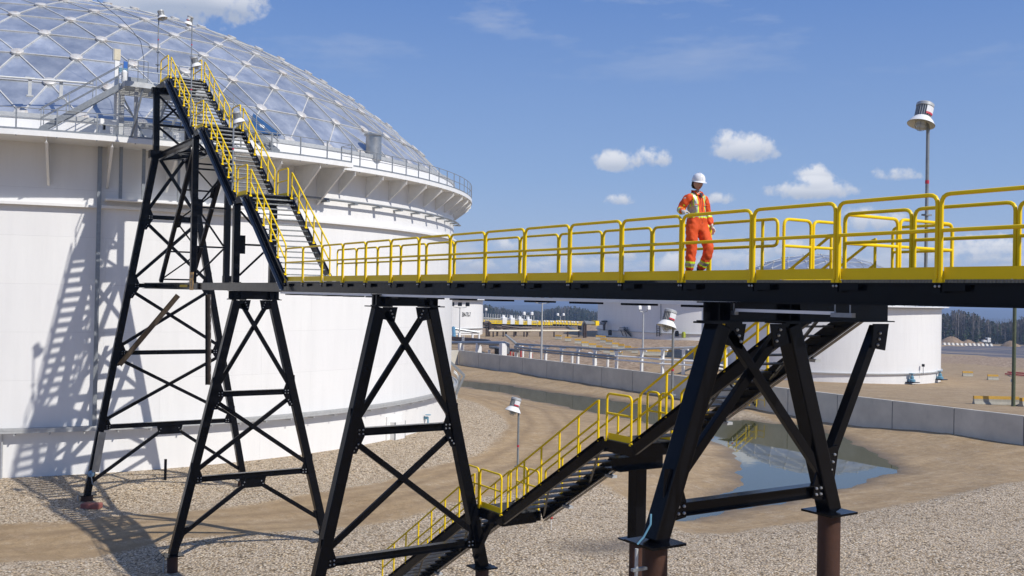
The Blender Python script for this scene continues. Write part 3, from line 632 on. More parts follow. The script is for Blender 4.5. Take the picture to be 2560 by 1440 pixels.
def walkway():
    t = thing('walkway', 'elevated black steel walkway with yellow tube guardrails that the worker stands on', 'walkway', (-20, 11.78, 0))
    XR = 1.0
    for y, nm in ((YN + .1, 'near'), (YF - .1, 'far')):
        MB().ibeam((-30.75, y, (ZB + ZT) / 2), (XR, y, (ZB + ZT) / 2), ZT - ZB, .2).build('girder', BLACK, t)
    x = -30.4
    cb = []
    k = 0
    while XN0 - PIT * (15 - k) < XR:
        x = XN0 - PIT * (15 - k); k += 1
        MB().span((x - .06, YN + .2, -.33), (x + .1, YF - .2, -.12)).build('crossbeam', BLACK, t)
        a = MB().span((x - .035, YN - .02, -.185), (x + .035, YN + .02, -.068)); a.span((x + .05, YN - .004, -.165), (x + .36, YN + .09, -.082)); a.build('post_clip', BLACK, t)
        for s in (-1, 1): MB().lathe([(.016, 0), (.016, .012), (.008, .02)], (x + s * .028, YN - .02, -.105), (0, -1, 0), 8, cap=True).build('bolt', BOLT, t)
        if x < -11.5: MB().span((x - .02, YN + .02, -.455), (x + .42, YN + .5, -.417)).build('tray_hanger', BLACK, t)
    grating(t, -30.62, XR, YN + .03, YF - .03)
    MB().span((-31.0, YN - .035, -.415), (-11.4, YN + .24, -.357)).build('cable_tray', WHITE, t)
    MB().span((-10.85, YN - .02, -.50), (-9.0, YN + .02, -.455)).build('light_fixture', WHITE, t)
    for x0_, x1_, z0_ in ((-11.2, -10.85, -.55), (-9.05, -8.7, -.53)):
        hh = MB().span((x0_, YN - .03, z0_), (x1_, YN + .05, z0_ + .06))
        for xx in (x0_ + .05, x1_ - .05): hh.tube([(xx, YN, -.5), (xx, YN, -.36)], .01, 6)
        hh.build('fixture_hanger', GALV, t)
    for i in range(-5, 15):
        x1 = XN0 - PIT * i; x0 = x1 - PIT; guard(t, (x0 + .028, YN, 0), (x1 - .028, YN, 0))
    fx = [-14.566 - PIT * i for i in range(-1, 11)]
    for i in range(len(fx) - 1): guard(t, (fx[i + 1] + .028, YF, 0), (fx[i] - .028, YF, 0), side=-1)
    # the end panel by the stair opening closes in a free loop
    mb = MB(); a = fx[0] + .028; e = -11.42
    mb.tube([(a, YF, -.06)] + corner((a, YF, -.06), (a, YF, TOPR), (e, YF, TOPR), .12) + corner((a, YF, TOPR), (e, YF, TOPR), (e, YF, .5), .1) + corner((e, YF, TOPR), (e, YF, MIDR), (a, YF, MIDR), .1) + [(a, YF, MIDR)], .027, 8)
    mb.tube([(-11.75, YF, -.06), (-11.75, YF, TOPR)], .027, 8); mb.build('guardrail', YELLOW, t, smooth=True)
    MB().span((a, YF - .035, -.015), (e, YF - .027, .135)).build('toe_board', YELLOW, t)
    x = -8.874; guard(t, (-10.06, YF, 0), (x - .028, YF, 0), side=-1)
    for i in range(6): guard(t, (x + .028, YF, 0), (x + PIT - .028, YF, 0), side=-1); x += PIT
    MB().tube([(-30.9, YN - .02, .02), (-30.93, YN - .05, -.15), (-30.88, YN - .05, -.36)], .012, 6).build('power_cable', CABLE, t)
    return t
walkway()

# ------------------------------------------------------------------ trestles
def gusset(parent, poly, X, bolts=(), th=.03, side=1):
    mb = MB(); mb.plate([(X, y, z) for y, z in poly], (1, 0, 0), th); o = mb.build('gusset_plate', BLACK, parent)
    if bolts:
        for (y, z) in bolts: MB().lathe([(.024, 0), (.024, .02), (.012, .035)], (X + side * th / 2, y, z), (side, 0, 0), 8, cap=True).build('bolt', BOLT, o)
    return o
def lerp(a, b, t): return np.array(a, float) + (np.array(b, float) - np.array(a, float)) * t
def at_z(p, q, z): p = np.array(p, float); q = np.array(q, float); return p + (q - p) * (z - p[2]) / (q[2] - p[2])
def foot(parent, p, gz, w=.32, r=.185):
    MB().box((p[0], p[1], p[2] - .016), (w, w, .018)).build('base_plate', BLACK, parent)
    MB().lathe([(r, gz - .8 - p[2]), (r, -.035)], p, (0, 0, 1), 24, cap=True).build('pile', RUST, parent, smooth=True)
def brace(parent, p, q, w=.15, th=.1, name='brace', up=(1, 0, 0), ins=0.0, m=None):
    p = np.array(p, float); q = np.array(q, float); d = (q - p) / np.linalg.norm(q - p); p = p + d * ins; q = q - d * ins
    return MB().ibeam(p, q, th, w, .012, .01, up=up).build(name, m or BLACK, parent) if False else bevel(MB().bar(p, q, w, th, up=up).build(name, m or BLACK, parent), .006)
def leg(parent, p, q, w=.29): return bevel(MB().bar(p, q, w, w, up=(1, 0, 0)).build('leg', BLACK, parent), .02)
def xbrace(parent, a, b, c, d, w=.15, X=0):
    """a-d and b-c cross; the two bars pass one in front of the other"""
    o = np.array([.055, 0, 0]); brace(parent, a + o, d + o, w); brace(parent, b - o, c - o, w)
def leg_gusset(t, X, p, inward, up_, lo, size=.36, off=.07):
    """plate on the inner face of a leg at point p; inward = +1/-1 in Y"""
    y, z = p[1], p[2]; s = inward
    poly = [(y - s * .05, z + up_), (y + s * .18, z + up_), (y + s * size, z + .12), (y + s * size, z - .12), (y + s * .14, z - lo), (y - s * .1, z - lo)]
    b = [(y + s * (size - .05), z + .05), (y + s * (size - .05), z - .05), (y + s * (size - .16), z + .05), (y + s * (size - .16), z - .05)]
    if up_ > .3: b += [(y + s * .1, z + up_ - .1), (y + s * .14, z + up_ - .19), (y + s * .18, z + up_ - .28)]
    if lo > .3: b += [(y + s * .06, z - lo + .08), (y + s * .12, z - lo + .16), (y + s * .18, z - lo + .24)]
    gusset(t, poly, X + off, b)
def trestle(X, near, far, levels, gz, label, cap=(10.82, 12.72), capz=(-.66, -.355), w=.15):
    """A-frame across the walkway: near/far = (top Y, foot Y, foot z)"""
    t = thing('trestle', label, 'trestle', (X, 11.78, min(near[2], far[2])), 'black A-frame trestles under the walkway')
    nt = np.array([X, near[0], -.70]); nf = np.array([X, near[1], near[2]]); ft = np.array([X, far[0], -.70]); ff = np.array([X, far[1], far[2]])
    MB().ibeam((X, cap[0], (capz[0] + capz[1]) / 2), (X, cap[1], (capz[0] + capz[1]) / 2), capz[1] - capz[0], .3).build('cap_beam', BLACK, t)
    for y in (near[0], far[0]):
        MB().box((X, y, -.672), (.22, .3, .014)).build('cap_plate', BLACK, t)
        for dy in (-.12, .12): MB().box((X, y + dy, (capz[0] + capz[1]) / 2), (.148, .008, (capz[1] - capz[0]) / 2 - .021)).build('stiffener', BLACK, t)
    leg(t, nt, nf); leg(t, ft, ff); foot(t, nf, gz); foot(t, ff, gz)
    prev = (nt + (0, .16, -.12), ft + (0, -.16, -.12))
    gusset(t, [(nt[1] + .08, -.69), (nt[1] + .5, -.69), (nt[1] + .42, -1.08), (nt[1] + .05, -1.0)], X + .09, [(nt[1] + .3, -.78), (nt[1] + .34, -.87), (nt[1] + .38, -.96)])
    gusset(t, [(ft[1] - .08, -.69), (ft[1] - .5, -.69), (ft[1] - .42, -1.08), (ft[1] - .05, -1.0)], X + .09, [(ft[1] - .3, -.78), (ft[1] - .34, -.87), (ft[1] - .38, -.96)])
    for i, lv in enumerate(levels):
        z = lv; a = at_z(nt, nf, z); b = at_z(ft, ff, z)
        MB().ibeam(a + (0, .12, 0), b + (0, -.12, 0), .2, .2, .016, .012).build('strut', BLACK, t)
        a_ = a + (0, .2, .32); b_ = b + (0, -.2, .32); xbrace(t, prev[0], prev[1], a_, b_, w)
        leg_gusset(t, X, a, 1, .62, .55 if i < len(levels) - 1 else .15); leg_gusset(t, X, b, -1, .62, .55 if i < len(levels) - 1 else .15)
        prev = (a + (0, .16, -.3), b + (0, -.16, -.3))
    return t, nt, nf, ft, ff
t3, nt3, nf3, ft3, ff3 = trestle(-23.5, (10.98, 9.38, -7.85), (12.52, 14.27, -7.85), [-3.9, -7.15], -10.3, 'black A-frame trestle third from the tank, framing the lower stair landing')
t2, nt2, nf2, ft2, ff2 = trestle(-36, (11.12, 9.02, -9.75), (12.46, 14.7, -9.6), [-4.12, -7.15], -10.25, 'black A-frame trestle second from the tank with an inverted V brace above its feet')
a = at_z(nt2, nf2, -9.1); b = at_z(ft2, ff2, -9.0); mid = np.array([-36, (a[1] + b[1]) / 2, -7.45])
gusset(t2, [(mid[1] - .5, -7.25), (mid[1] + .5, -7.25), (mid[1] + .42, -7.62), (mid[1] - .42, -7.62)], -35.98, [(mid[1] - .32, -7.4), (mid[1] - .38, -7.5), (mid[1] + .32, -7.4), (mid[1] + .38, -7.5)])
brace(t2, mid + (0, -.25, -.02), a + (0, .12, 0)); brace(t2, mid + (0, .25, -.02), b + (0, -.12, 0))
gusset(t2, [(a[1] + .05, -8.85), (a[1] + .35, -8.8), (a[1] + .1, -9.4), (a[1] - .05, -9.5)], -35.93, [(a[1] + .15, -8.95), (a[1] + .12, -9.05), (a[1] + .08, -9.15)]); gusset(t2, [(b[1] - .05, -8.75), (b[1] - .35, -8.7), (b[1] - .1, -9.3), (b[1] + .05, -9.4)], -35.93, [(b[1] - .15, -8.85), (b[1] - .12, -8.95), (b[1] - .08, -9.05)])
MB().tube([nf2 + (-.05, -.3, -.04), nf2 + (-.05, -.3, -1.2)], .022, 8).build('ground_conduit', GALVL, t2)
MB().tube([nf2 + (-.02, -.2, .25), nf2 + (0, -.42, .12), nf2 + (.0, -.62, -.05), nf2 + (0, -.5, -.2), nf2 + (0, -.32, -.02), nf2 + (0, -.28, .1)], .012, 6).build('cable_loop', CABLE, t2)
t4, nt4, nf4, ft4, ff4 = trestle(-11, (10.8, 9.62, -3.86), (12.35, 13.42, -3.80), [-3.43], -10.6, 'nearest black A-frame trestle with rusty piles and a long cap beam beside the pond', cap=(10.5, 14.86), w=.15)
brace(t4, (-11, 14.55, -.75), (-11, 13.3, -3.05), .17, .16)
gusset(t4, [(14.35, -.69), (14.75, -.69), (14.66, -1.15), (14.3, -1.1)], -10.9, [(14.5, -.85), (14.48, -.95), (14.44, -1.05)])
gusset(t4, [(13.15, -2.75), (13.5, -2.7), (13.4, -3.25), (13.15, -3.4)], -10.9, [(13.38, -2.85), (13.34, -2.97), (13.3, -3.09)])
MB().tube([nf4 + (.02, -.36, -.06), nf4 + (.02, -.36, -3)], .026, 8).build('ground_conduit', GALVL, t4)
MB().tube([nf4 + (.05, -.13, .42), nf4 + (.08, -.16, .28), nf4 + (.05, -.26, .1), nf4 + (.02, -.35, .0)], .014, 6).build('ground_wire', TEALP, t4)
MB().box(nf4 + (.02, -.3, -.36), (.03, .14, .02)).build('pipe_clamp', GALV, t4)

# ------------------------------------------------------------------ stairs
def stair(parent, xt, zt, xb, zb, y0, y1, tread_mesh, rails=(True, True), ps=1.08, tray=False, top_ext=(0, 0)):
    """flight falling from (xt, zt) to (xb, zb) along X, between stringers at y0 and y1"""
    T = np.array([xt, 0, zt]); B = np.array([xb, 0, zb]); L = np.linalg.norm(B - T); d = (B - T) / L
    nrm = np.array([-d[2], 0, d[0]]); nrm = nrm if nrm[2] > 0 else -nrm
    for y in (y0, y1):
        o = np.array([0, y, 0]); s = 1 if y == y0 else -1; mb = MB(); mb.bar(T + o - nrm * .11, B + o - nrm * .11, .012, .3, up=nrm); 
        mb.bar(T + o + nrm * .034 + (0, s * -.035, 0), B + o + nrm * .034 + (0, s * -.035, 0), .08, .012, up=nrm); mb.bar(T + o - nrm * .254 + (0, s * -.035, 0), B + o - nrm * .254 + (0, s * -.035, 0), .08, .012, up=nrm)
        mb.build('stringer', BLACK, parent)
    n = int(round(abs(zt - zb) / .2)); dx = (xb - xt) / n; dz = (zb - zt) / n
    for i in range(1, n):
        tr = bpy.data.objects.new('tread', tread_mesh); COL.objects.link(tr); tr.parent = parent; w = parent['_w']
        tr.location = (xt + dx * i - w[0], (y0 + y1) / 2 - w[1], zt + dz * i - w[2])
    for y, on_ in ((y0, rails[0]), (y1, rails[1])):
        if not on_: continue
        mb = MB(); o = np.array([0, y, 0]); k = max(2, int(round(L / ps)))
        a = T + d * .25 + o; b = B - d * .25 + o
        hz1, hz2 = .98, .5
        up = np.array([0, 0, 1.])
        # closed loop: top rail, lower rail, rounded ends
        mb.tube([a + up * hz2] + corner(a + up * hz2, a + up * hz1, b + up * hz1, .1) + corner(a + up * hz1, b + up * hz1, b + up * hz2, .1) + [b + up * hz2], .027, 8)
        mb.tube([a + up * hz2, b + up * hz2], .026, 8)
        for i in range(k + 1):
            p = a + (b - a) * i / k; mb.tube([p + up * .02, p + up * hz1], .027, 8); mb.bar(p - d * .06 + up * .045 + (0, 0, 0), p + d * .06 + up * .045, .09, .012, up=nrm)
        mb.build('handrail', YELLOW, parent, smooth=True)
    if tray:
        o = np.array([0, y0 - .1, 0]); MB().bar(T + o - nrm * .42 - d * .35, B + o - nrm * .42, .1, .02, up=nrm).build('cable_tray', GALV, parent); 
        tb = MB().bar(T + o - nrm * .36 - d * .3 + (0, .05, 0), B + o - nrm * .36 + (0, .05, 0), .012, .12, up=nrm); tb.build('tray_side', BLACK, parent)
def tread(w, dpt=.26):
    mb = MB(); mb.span((-dpt / 2, -w / 2, -.03), (dpt / 2, -w / 2 + .006, .01)); mb.span((-dpt / 2, w / 2 - .006, -.03), (dpt / 2, w / 2, .01))
    mb.span((dpt / 2 - .03, -w / 2 + .007, -.028), (dpt / 2, w / 2 - .007, .006)); mb.span((-dpt / 2, -w / 2 + .007, -.028), (-dpt / 2 + .012, w / 2 - .007, .004))
    x = -dpt / 2 + .03
    while x < dpt / 2 - .04: mb.span((x, -w / 2 + .007, -.022), (x + .018, w / 2 - .007, .0)); x += .032
    me = bpy.data.meshes.new('tread'); me.from_pydata(mb.v, [], mb.f); me.update(); me.materials.append(TREADM); return me
TR1 = tread(1.43); TR2 = tread(1.16); TR2.materials[0] = GRATE
def deck(parent, x0, x1, y0, y1, z, dpt=.26):
    for y in (y0, y1): MB().bar((x0, y, z - .16), (x1, y, z - .16), .05, dpt).build('edge_channel', BLACK, parent)
    for x in (x0 + .03, x1 - .03): MB().bar((x, y0 + .03, z - .16), (x, y1 - .03, z - .16), .05, dpt - .01, up=(0, 0, 1)).build('edge_channel', BLACK, parent)
    return grating(parent, x0 + .02, x1 - .02, y0 + .03, y1 - .03, z1=z + .0)
def upper_stair():
    t = thing('tank_access_stair', 'long stair with yellow handrails climbing from the walkway to the tank roof', 'staircase', (-39, 11.78, 0))
    Z1, Z2, Z3 = 3.12, 6.32, 9.32
    stair(t, -34.55, Z1, -30.45, .02, YN, YF, TR1, tray=True); stair(t, -40.4, Z2, -36.0, Z1, YN, YF, TR1, tray=True); stair(t, -46.3, Z3, -41.9, Z2, YN, YF, TR1, tray=True)
    deck(t, -36.0, -34.55, YN, YF, Z1); deck(t, -41.9, -40.4, YN, YF, Z2); deck(t, -48.9, -46.3, YN, YF, Z3)
    def rl(xa, xb, y, z, s): 
        guard(t, (xa, y, z), (xb, y, z), side=s)
    rl(-35.85, -34.75, YN, Z1, 1); rl(-35.85, -34.75, YF, Z1, -1); rl(-41.7, -40.6, YN, Z2, 1); rl(-41.7, -40.6, YF, Z2, -1)
    rl(-48.0, -46.6, YN, Z3, 1); rl(-48.0, -46.6, YF, Z3, -1)
    # girders carrying the feet of the frames, from the walkway's end to the tower
    for y in (YN + .1, YF - .1): MB().ibeam((-50.9, y, (ZB + ZT) / 2), (-30.77, y, (ZB + ZT) / 2), ZT - ZB, .2).build('girder', BLACK, t)
    for x in np.arange(-49.5, -31, 2.6): MB().span((x - .05, YN + .2, -.33), (x + .05, YF - .2, -.12)).build('crossbeam', BLACK, t)
    # columns under the landings
    def frame(X, zt, rungs, nm):
        pn = np.array([X, YN + .06, 0]); pf = np.array([X, YF - .06, 0])
        for p in (pn, pf):
            bevel(MB().bar(p + (0, 0, -.06), p + (0, 0, zt), .24, .24, up=(1, 0, 0)).build('column', BLACK, t), .012); MB().box(p + (0, 0, -.045), (.2, .16, .012)).build('base_plate', BLACK, t)
        bevel(MB().bar(pn + (0, -.1, zt + .07), pf + (0, .1, zt + .07), .2, .16).build('header', BLACK, t), .01)
        last = 0.05; flip = False
        for z in rungs:
            MB().bar(pn + (0, .12, z), pf + (0, -.12, z), .08, .07).build('rung', BLACK, t)
        zz = [.15] + list(rungs) + [zt - .15]
        for i in range(0, len(zz) - 1):
            a, b = (pn, pf) if (i % 2 == 0) == (len(rungs) % 2 == 0) else (pf, pn)
            s = 1 if a is pn else -1
            brace(t, a + (0, .14 * s, zz[i + 1] - .06), b + (0, -.14 * s, zz[i] + .06), .07, .06)
        for z in (rungs[len(rungs) // 2],): MB().box(pn + (0, .2, z), (.02, .14, .34)).build('gusset_plate', BLACK, t)
    frame(-36.1, 2.78, [1.35], 'lower'); frame(-41.9, 5.95, [1.45, 3.1, 4.7], 'upper')
    # raking frame from the high landing back down to the girders
    top = -42.1, 5.5; bot = -47.4, 0
    for y in (YN + .06, YF - .06): brace(t, (top[0], y, top[1]), (bot[0], y, bot[1]), .17, .17, 'raking_strut')
    zs = [.1, 1.35, 2.65, 3.95, 5.0]
    pt = lambda y, z: np.array([top[0] + (bot[0] - top[0]) * (top[1] - z) / 5.5, y, z])
    for i, z in enumerate(zs):
        brace(t, pt(YN + .12, z), pt(YF - .12, z), .07, .07, 'rung', up=(0, 0, 1))
        if i: a, b = (YN + .12, YF - .12) if i % 2 else (YF - .12, YN + .12); brace(t, pt(a, zs[i - 1] + .05), pt(b, z - .05), .06, .06, 'brace', up=(1, 0, 0))
        if 0 < i < 4: MB().plate([pt(YF - .06 if i % 2 else YN + .06, z + .28), pt(YF - .3 if i % 2 else YN + .3, z + .22), pt(YF - .3 if i % 2 else YN + .3, z - .22), pt(YF - .06 if i % 2 else YN + .06, z - .28)], (.7, 0, .7), .05).build('gusset_plate', BLACK, t)
    # beams between the high landing and the tower, with plan bracing
    for y in (YN + .05, YF - .05): MB().ibeam((-41.9, y, 5.86), (-48.4, y, 5.86), .3, .2).build('tie_beam', BLACK, t)
    for xa, xb in ((-42.1, -45.1), (-45.3, -48.2)): brace(t, (xa, YN + .15, 5.8), (xb, YF - .15, 5.8), .1, .08, up=(0, 0, 1)); brace(t, (xa, YF - .15, 5.72), (xb, YN + .15, 5.72), .1, .08, up=(0, 0, 1))
    MB().bar((-45.2, YN + .15, 5.76), (-45.2, YF - .15, 5.76), .14, .16).build('rung', BLACK, t)
    # sign plate hung on the girder, and the black box beside the column
    s = MB().box((-41.6, YN - .07, -.0), (.27, .008, .37)).build('warning_sign', mat('orange tan sign', (.62, .36, .1), .6, var=.15, vscale=5), t)
    mk = MB()
    for dx in (-.13, 0, .13): mk.box((-41.6 + dx, YN - .081, .2), (.035, .003, .07))
    mk.plate([(-41.6 - .1, YN - .081, -.1), (-41.6 + .1, YN - .081, -.1), (-41.6, YN - .081, -.3)], (0, 1, 0), .004); mk.box((-41.6, YN - .081, -.02), (.05, .003, .07)); mk.build('sign_marks', BLACK, s)
    MB().span((-42.0, YF - .2, -.03), (-41.65, YF + .1, .26)).build('junction_box', BLACK, t)
    ln = MB()
    for i in range(14): ln.box((-43.7 + i * .09, YN - .008, -.2), (.016, .004, .05))
    ln.build('reflector_strip', YELLOW, t)
    return t
upper_stair()
def tower():
    X = -48.5; gz = -10.2
    t = thing('trestle', 'tallest black trestle tower against the tank, carrying the top of the stair', 'trestle', (X, 11.78, -9.8), 'black A-frame trestles under the walkway')
    nb = np.array([X, 11.0, 6.0]); fb = np.array([X, 12.46, 6.0]); nf = np.array([X, 8.28, -9.78]); ff = np.array([X, 15.5, -9.72])
    leg(t, nb, nf, .3); leg(t, fb, ff, .3); foot(t, nf, gz, .36, .26); foot(t, ff, gz, .36, .26)
    for p in (nb, fb): leg(t, p + (0, 0, .2), (X, p[1] - (.04 if p is nb else -.0), 9.1), .27)
    MB().bar((X, 10.7, 6.0), (X, 12.8, 6.0), .45, .36).build('cap_beam', BLACK, t); MB().bar((X, 10.75, 9.0), (X, 12.75, 9.0), .3, .3).build('cap_beam', BLACK, t)
    Lv = [3.02, -.21, -3.35, -6.75]
    prev = (nb + (0, .16, -.2), fb + (0, -.16, -.2))
    for i, z in enumerate(Lv):
        a = at_z(nb, nf, z); b = at_z(fb, ff, z); MB().ibeam(a + (0, .12, 0), b + (0, -.12, 0), .2, .2, .016, .012).build('strut', BLACK, t)
        xbrace(t, prev[0], prev[1], a + (0, .2, .32), b + (0, -.2, .32), .15)
        leg_gusset(t, X, a, 1, .7, .6 if i < 3 else .15, .42); leg_gusset(t, X, b, -1, .7, .6 if i < 3 else .15, .42)
        prev = (a + (0, .16, -.3), b + (0, -.16, -.3))
    a = at_z(nb, nf, -9.2); b = at_z(fb, ff, -9.2); mid = np.array([X, (a[1] + b[1]) / 2, -7.0])
    gusset(t, [(mid[1] - .6, -6.85), (mid[1] + .6, -6.85), (mid[1] + .5, -7.25), (mid[1] - .5, -7.25)], X + .03, [(mid[1] - .42, -6.98), (mid[1] - .48, -7.1), (mid[1] + .42, -6.98), (mid[1] + .48, -7.1)])
    brace(t, mid + (0, -.35, -.05), a + (0, .12, 0)); brace(t, mid + (0, .35, -.05), b + (0, -.12, 0))
    # bracing of the upper pair of columns
    xbrace(t, np.array([X, 11.1, 8.75]), np.array([X, 12.4, 8.75]), np.array([X, 11.1, 7.5]), np.array([X, 12.4, 7.5]), .09)
    MB().bar((X, 11.1, 7.4), (X, 12.4, 7.4), .12, .12).build('strut', BLACK, t)
    brace(t, (X, 11.1, 7.3), (X, 12.4, 6.3), .1, .08)
    # silver conduit cover low on the near leg with its blue junction
    p = at_z(nb, nf, -6.95) + (.3, .06, 0); q = at_z(nb, nf, -8.75) + (.3, .1, 0); MB().bar(p, q, .3, .1, up=(1, 0, 0)).build('conduit_cover', mat('brushed tray cover', (.36, .35, .32), .4, .6, var=.15, vscale=3), t)
    MB().lathe([(.1, -.06), (.15, -.03), (.15, .05), (.1, .08), (.02, .09)], nf + (.2, .12, .95), (.8, -.5, 0), 14).build('junction_box', mat('blue grey fitting', (.18, .3, .42), .45), t, smooth=True)
    MB().tube([nf + (.24, .12, .85), nf + (.3, .16, .5), nf + (.26, .3, .38)], .02, 6).build('flexible_conduit', GALV, t)
    MB().tube([nf + (-.05, -.38, -.04), nf + (-.05, -.38, -.6)], .03, 8).build('ground_conduit', GALVL, t)
tower()
def cable_tray_run(p, q, w, label, up):
    t = thing('cable_tray', label, 'cable tray', q, 'bronze perforated cable trays hung below the girders')
    p = np.array(p); q = np.array(q); MB().bar(p, q, w, .02, up=up).build('tray_bed', TRAYB, t); d, x, y, L = MB.frame(p, q, up)
    for s in (-1, 1): MB().bar(p + x * s * w / 2 + y * .05, q + x * s * w / 2 + y * .05, .012, .12, up=up).build('side_rail', BLACK if s > 0 else TRAYB, t)
    hm = MB(); n = int(L / .35)
    for i in range(n): c = p + d * (i + .5) * L / n - x * (w / 2 + .008) + y * .05; hm.box(c, (.06, .003, .014), (d, x, y))
    hm.build('slot_row', GALVL, t)
a = on(445, 738, X=-46.8); b = on(298, 912, X=-48.15)
cable_tray_run(a, b, .22, 'bronze perforated cable tray slanting down across the tower trestle', (1, 0, .2))
a = on(522, 736, X=-45.6); b = on(522, 962, X=-45.6)
cable_tray_run(a, b, .22, 'bronze cable tray hanging straight down beside the tower trestle', (1, -1, 0))

def lower_stair():
    t = thing('ground_stair', 'stair with yellow handrails descending from the walkway to the gravel', 'staircase', (-20, 14.7, -5))
    Y0, Y1 = 14.1, 15.3
    stair(t, -11.4, 0, -16.9, -3.55, Y0, Y1, TR2); stair(t, -17.95, -3.55, -22.2, -6.15, Y0, Y1, TR2); stair(t, -23.5, -6.15, -29.7, -9.95, Y0, Y1, TR2)
    deck(t, -11.4, -10.1, YF + .12, 15.4, -.02)
    deck(t, -17.95, -16.9, Y0, Y1, -3.55); deck(t, -23.5, -22.2, Y0, Y1, -6.15)
    # landing guardrails
    guard(t, (-11.36, 12.62, 0), (-11.36, 13.28, 0), side=-1); guard(t, (-11.36, 13.34, 0), (-11.36, 14.02, 0), side=-1)
    guard(t, (-10.12, 12.6, 0), (-10.12, 13.9, 0)); guard(t, (-10.12, 13.96, 0), (-10.12, 15.36, 0)); guard(t, (-11.33, 15.42, 0), (-10.15, 15.42, 0))
    for z, xa, xb in ((-3.55, -17.85, -16.98), (-6.15, -23.4, -22.3)):
        guard(t, (xa, Y0, z), (xb, Y0, z)); guard(t, (xa, Y1, z), (xa + (xb - xa) * .48, Y1, z), side=-1); guard(t, (xa + (xb - xa) * .52, Y1, z), (xb, Y1, z), side=-1)
    guard(t, (-24.3, Y0 + .0, -6.15), (-23.48, Y0, -6.15), toe=False)
    # column with its pile under the first platform, brace under the second
    MB().ibeam((-17.45, 13.95, -4.05), (-17.45, 15.45, -4.05), .26, .26).build('cap_beam', BLACK, t); MB().box((-17.45, 14.7, -4.19), (.3, .75, .012)).build('cap_plate', BLACK, t)
    bevel(MB().bar((-17.45, 14.7, -4.2), (-17.45, 14.7, -5.83), .3, .3, up=(1, 0, 0)).build('column', BLACK, t), .012); foot(t, np.array([-17.45, 14.7, -5.83]), -10.6, .3, .16)
    brace(t, (-22.85, 14.15, -6.45), (-23.45, 14.0, -7.55), .13, .13); brace(t, (-22.4, 14.15, -6.4), (-22.4, 15.25, -6.4), .2, .2, up=(0, 0, 1))
    for (xt, zt, xb, zb) in ((-11.4, 0, -16.9, -3.55), (-17.95, -3.55, -22.2, -6.15), (-23.5, -6.15, -29.7, -9.95)):
        for f0, f1 in ((.05, .48), (.52, .95)):
            a = np.array([xt + (xb - xt) * f0, Y0 + .03, zt + (zb - zt) * f0 - .24]); b = np.array([xt + (xb - xt) * f1, Y1 - .03, zt + (zb - zt) * f1 - .24]); brace(t, a, b, .05, .05, 'brace', up=(0, 0, 1))
        d = np.array([xb - xt, 0, zb - zt]); 
        a = np.array([xt, Y1 + .05, zt - .36]); MB().bar(a + d * .04, a + d * .96, .1, .015, up=(0, 0, 1)).build('cable_tray', TRAYB, t)
        for f in (.3, .72): MB().box(a + d * f + (0, 0, -.05), (.14, .08, .03)).build('light_fixture', GALVL, t)
    return t
lower_stair()

# ------------------------------------------------------------------ lamps
def lamp_proto():
    """vapour-tight floodlight on a pole; the head leans towards local -Y"""
    t = thing('flood_lamp', 'x', 'lamp', (0, 0, 0), 'bell-shaped floodlights on poles along the walkway and stairs'); H = 2.85
    MB().tube([(0, 0, 0), (0, 0, H)], .03, 10).build('pole', GALV, t, smooth=True)
    ax = np.array([0, .32, 1.]); ax /= np.linalg.norm(ax); b = np.array([0, -.2, H - .33])
    sh = MB().lathe([(.235, 0), (.23, .008), (.19, .075), (.14, .13), (.12, .15)], b, ax, 28); sh.lathe([(.225, .004), (.18, .07), (.13, .12), (.02, .12)], b, ax, 28); sh.build('shade', WHITE, t, smooth=True)
    MB().lathe([(.125, .15), (.118, .33), (.12, .34)], b, ax, 24).build('housing', FINM, t, smooth=True)
    fn = MB(); x = np.array([1., 0, 0]); y = np.cross(ax, x)
    for i in range(22):
        a = 2 * math.pi * i / 22; u = x * math.cos(a) + y * math.sin(a); fn.box(b + ax * .24 + u * .13, (.012, .004, .09), (u, np.cross(ax, u), ax))
    fn.build('cooling_fins', GALVL, t)
    MB().lathe([(.12, .33), (.15, .335), (.15, .385), (.125, .405), (.02, .41)], b, ax, 24).build('cap', GALVL, t, smooth=True)
    MB().lathe([(.085, .10), (.085, -.03), (.06, -.075), (.01, -.09)], b, ax, 16).build('globe', GLASS, t, smooth=True)
    gd = MB()
    for i in range(6):
        a = 2 * math.pi * i / 6; u = x * math.cos(a) + y * math.sin(a); gd.tube([b + u * .105 + ax * .05, b + u * .1 - ax * .06, b + u * .04 - ax * .11, b - ax * .112], .004, 5)
    gd.tube([b - ax * .03 + (x * math.cos(2 * math.pi * i / 16) + y * math.sin(2 * math.pi * i / 16)) * .105 for i in range(17)], .004, 5); gd.build('wire_guard', GALV, t)
    st = MB(); 
    for a0 in range(5):
        a = math.radians(-30 + a0 * 15); u = x * math.cos(a) + y * math.sin(a); st.box(b + ax * .26 + u * .146, (.003, .02, .06), (u, np.cross(ax, u), ax))
    st.build('sticker', STICK, t)
    s2 = MB()
    for a0 in range(4):
        a = math.radians(-30 + a0 * 15); u = x * math.cos(a) + y * math.sin(a); s2.box(b + ax * .185 + u * .149, (.003, .02, .018), (u, np.cross(ax, u), ax))
    s2.build('red_sticker', STICKR, t)
    MB().tube([(0, 0, H - .02), b + ax * .3 + (0, .1, 0)], .03, 8).build('arm', GALV, t)
    cl = MB(); cl.box((0, .0, .35), (.06, .09, .02)); cl.box((0, 0, .95), (.05, .08, .015)); cl.build('pole_clamp', GALV, t)
    MB().tube([(0, 0, 1.5), (0, 0, 1.56)], .034, 10).build('red_band', STICKR, t)
    return t
lp0 = lamp_proto()
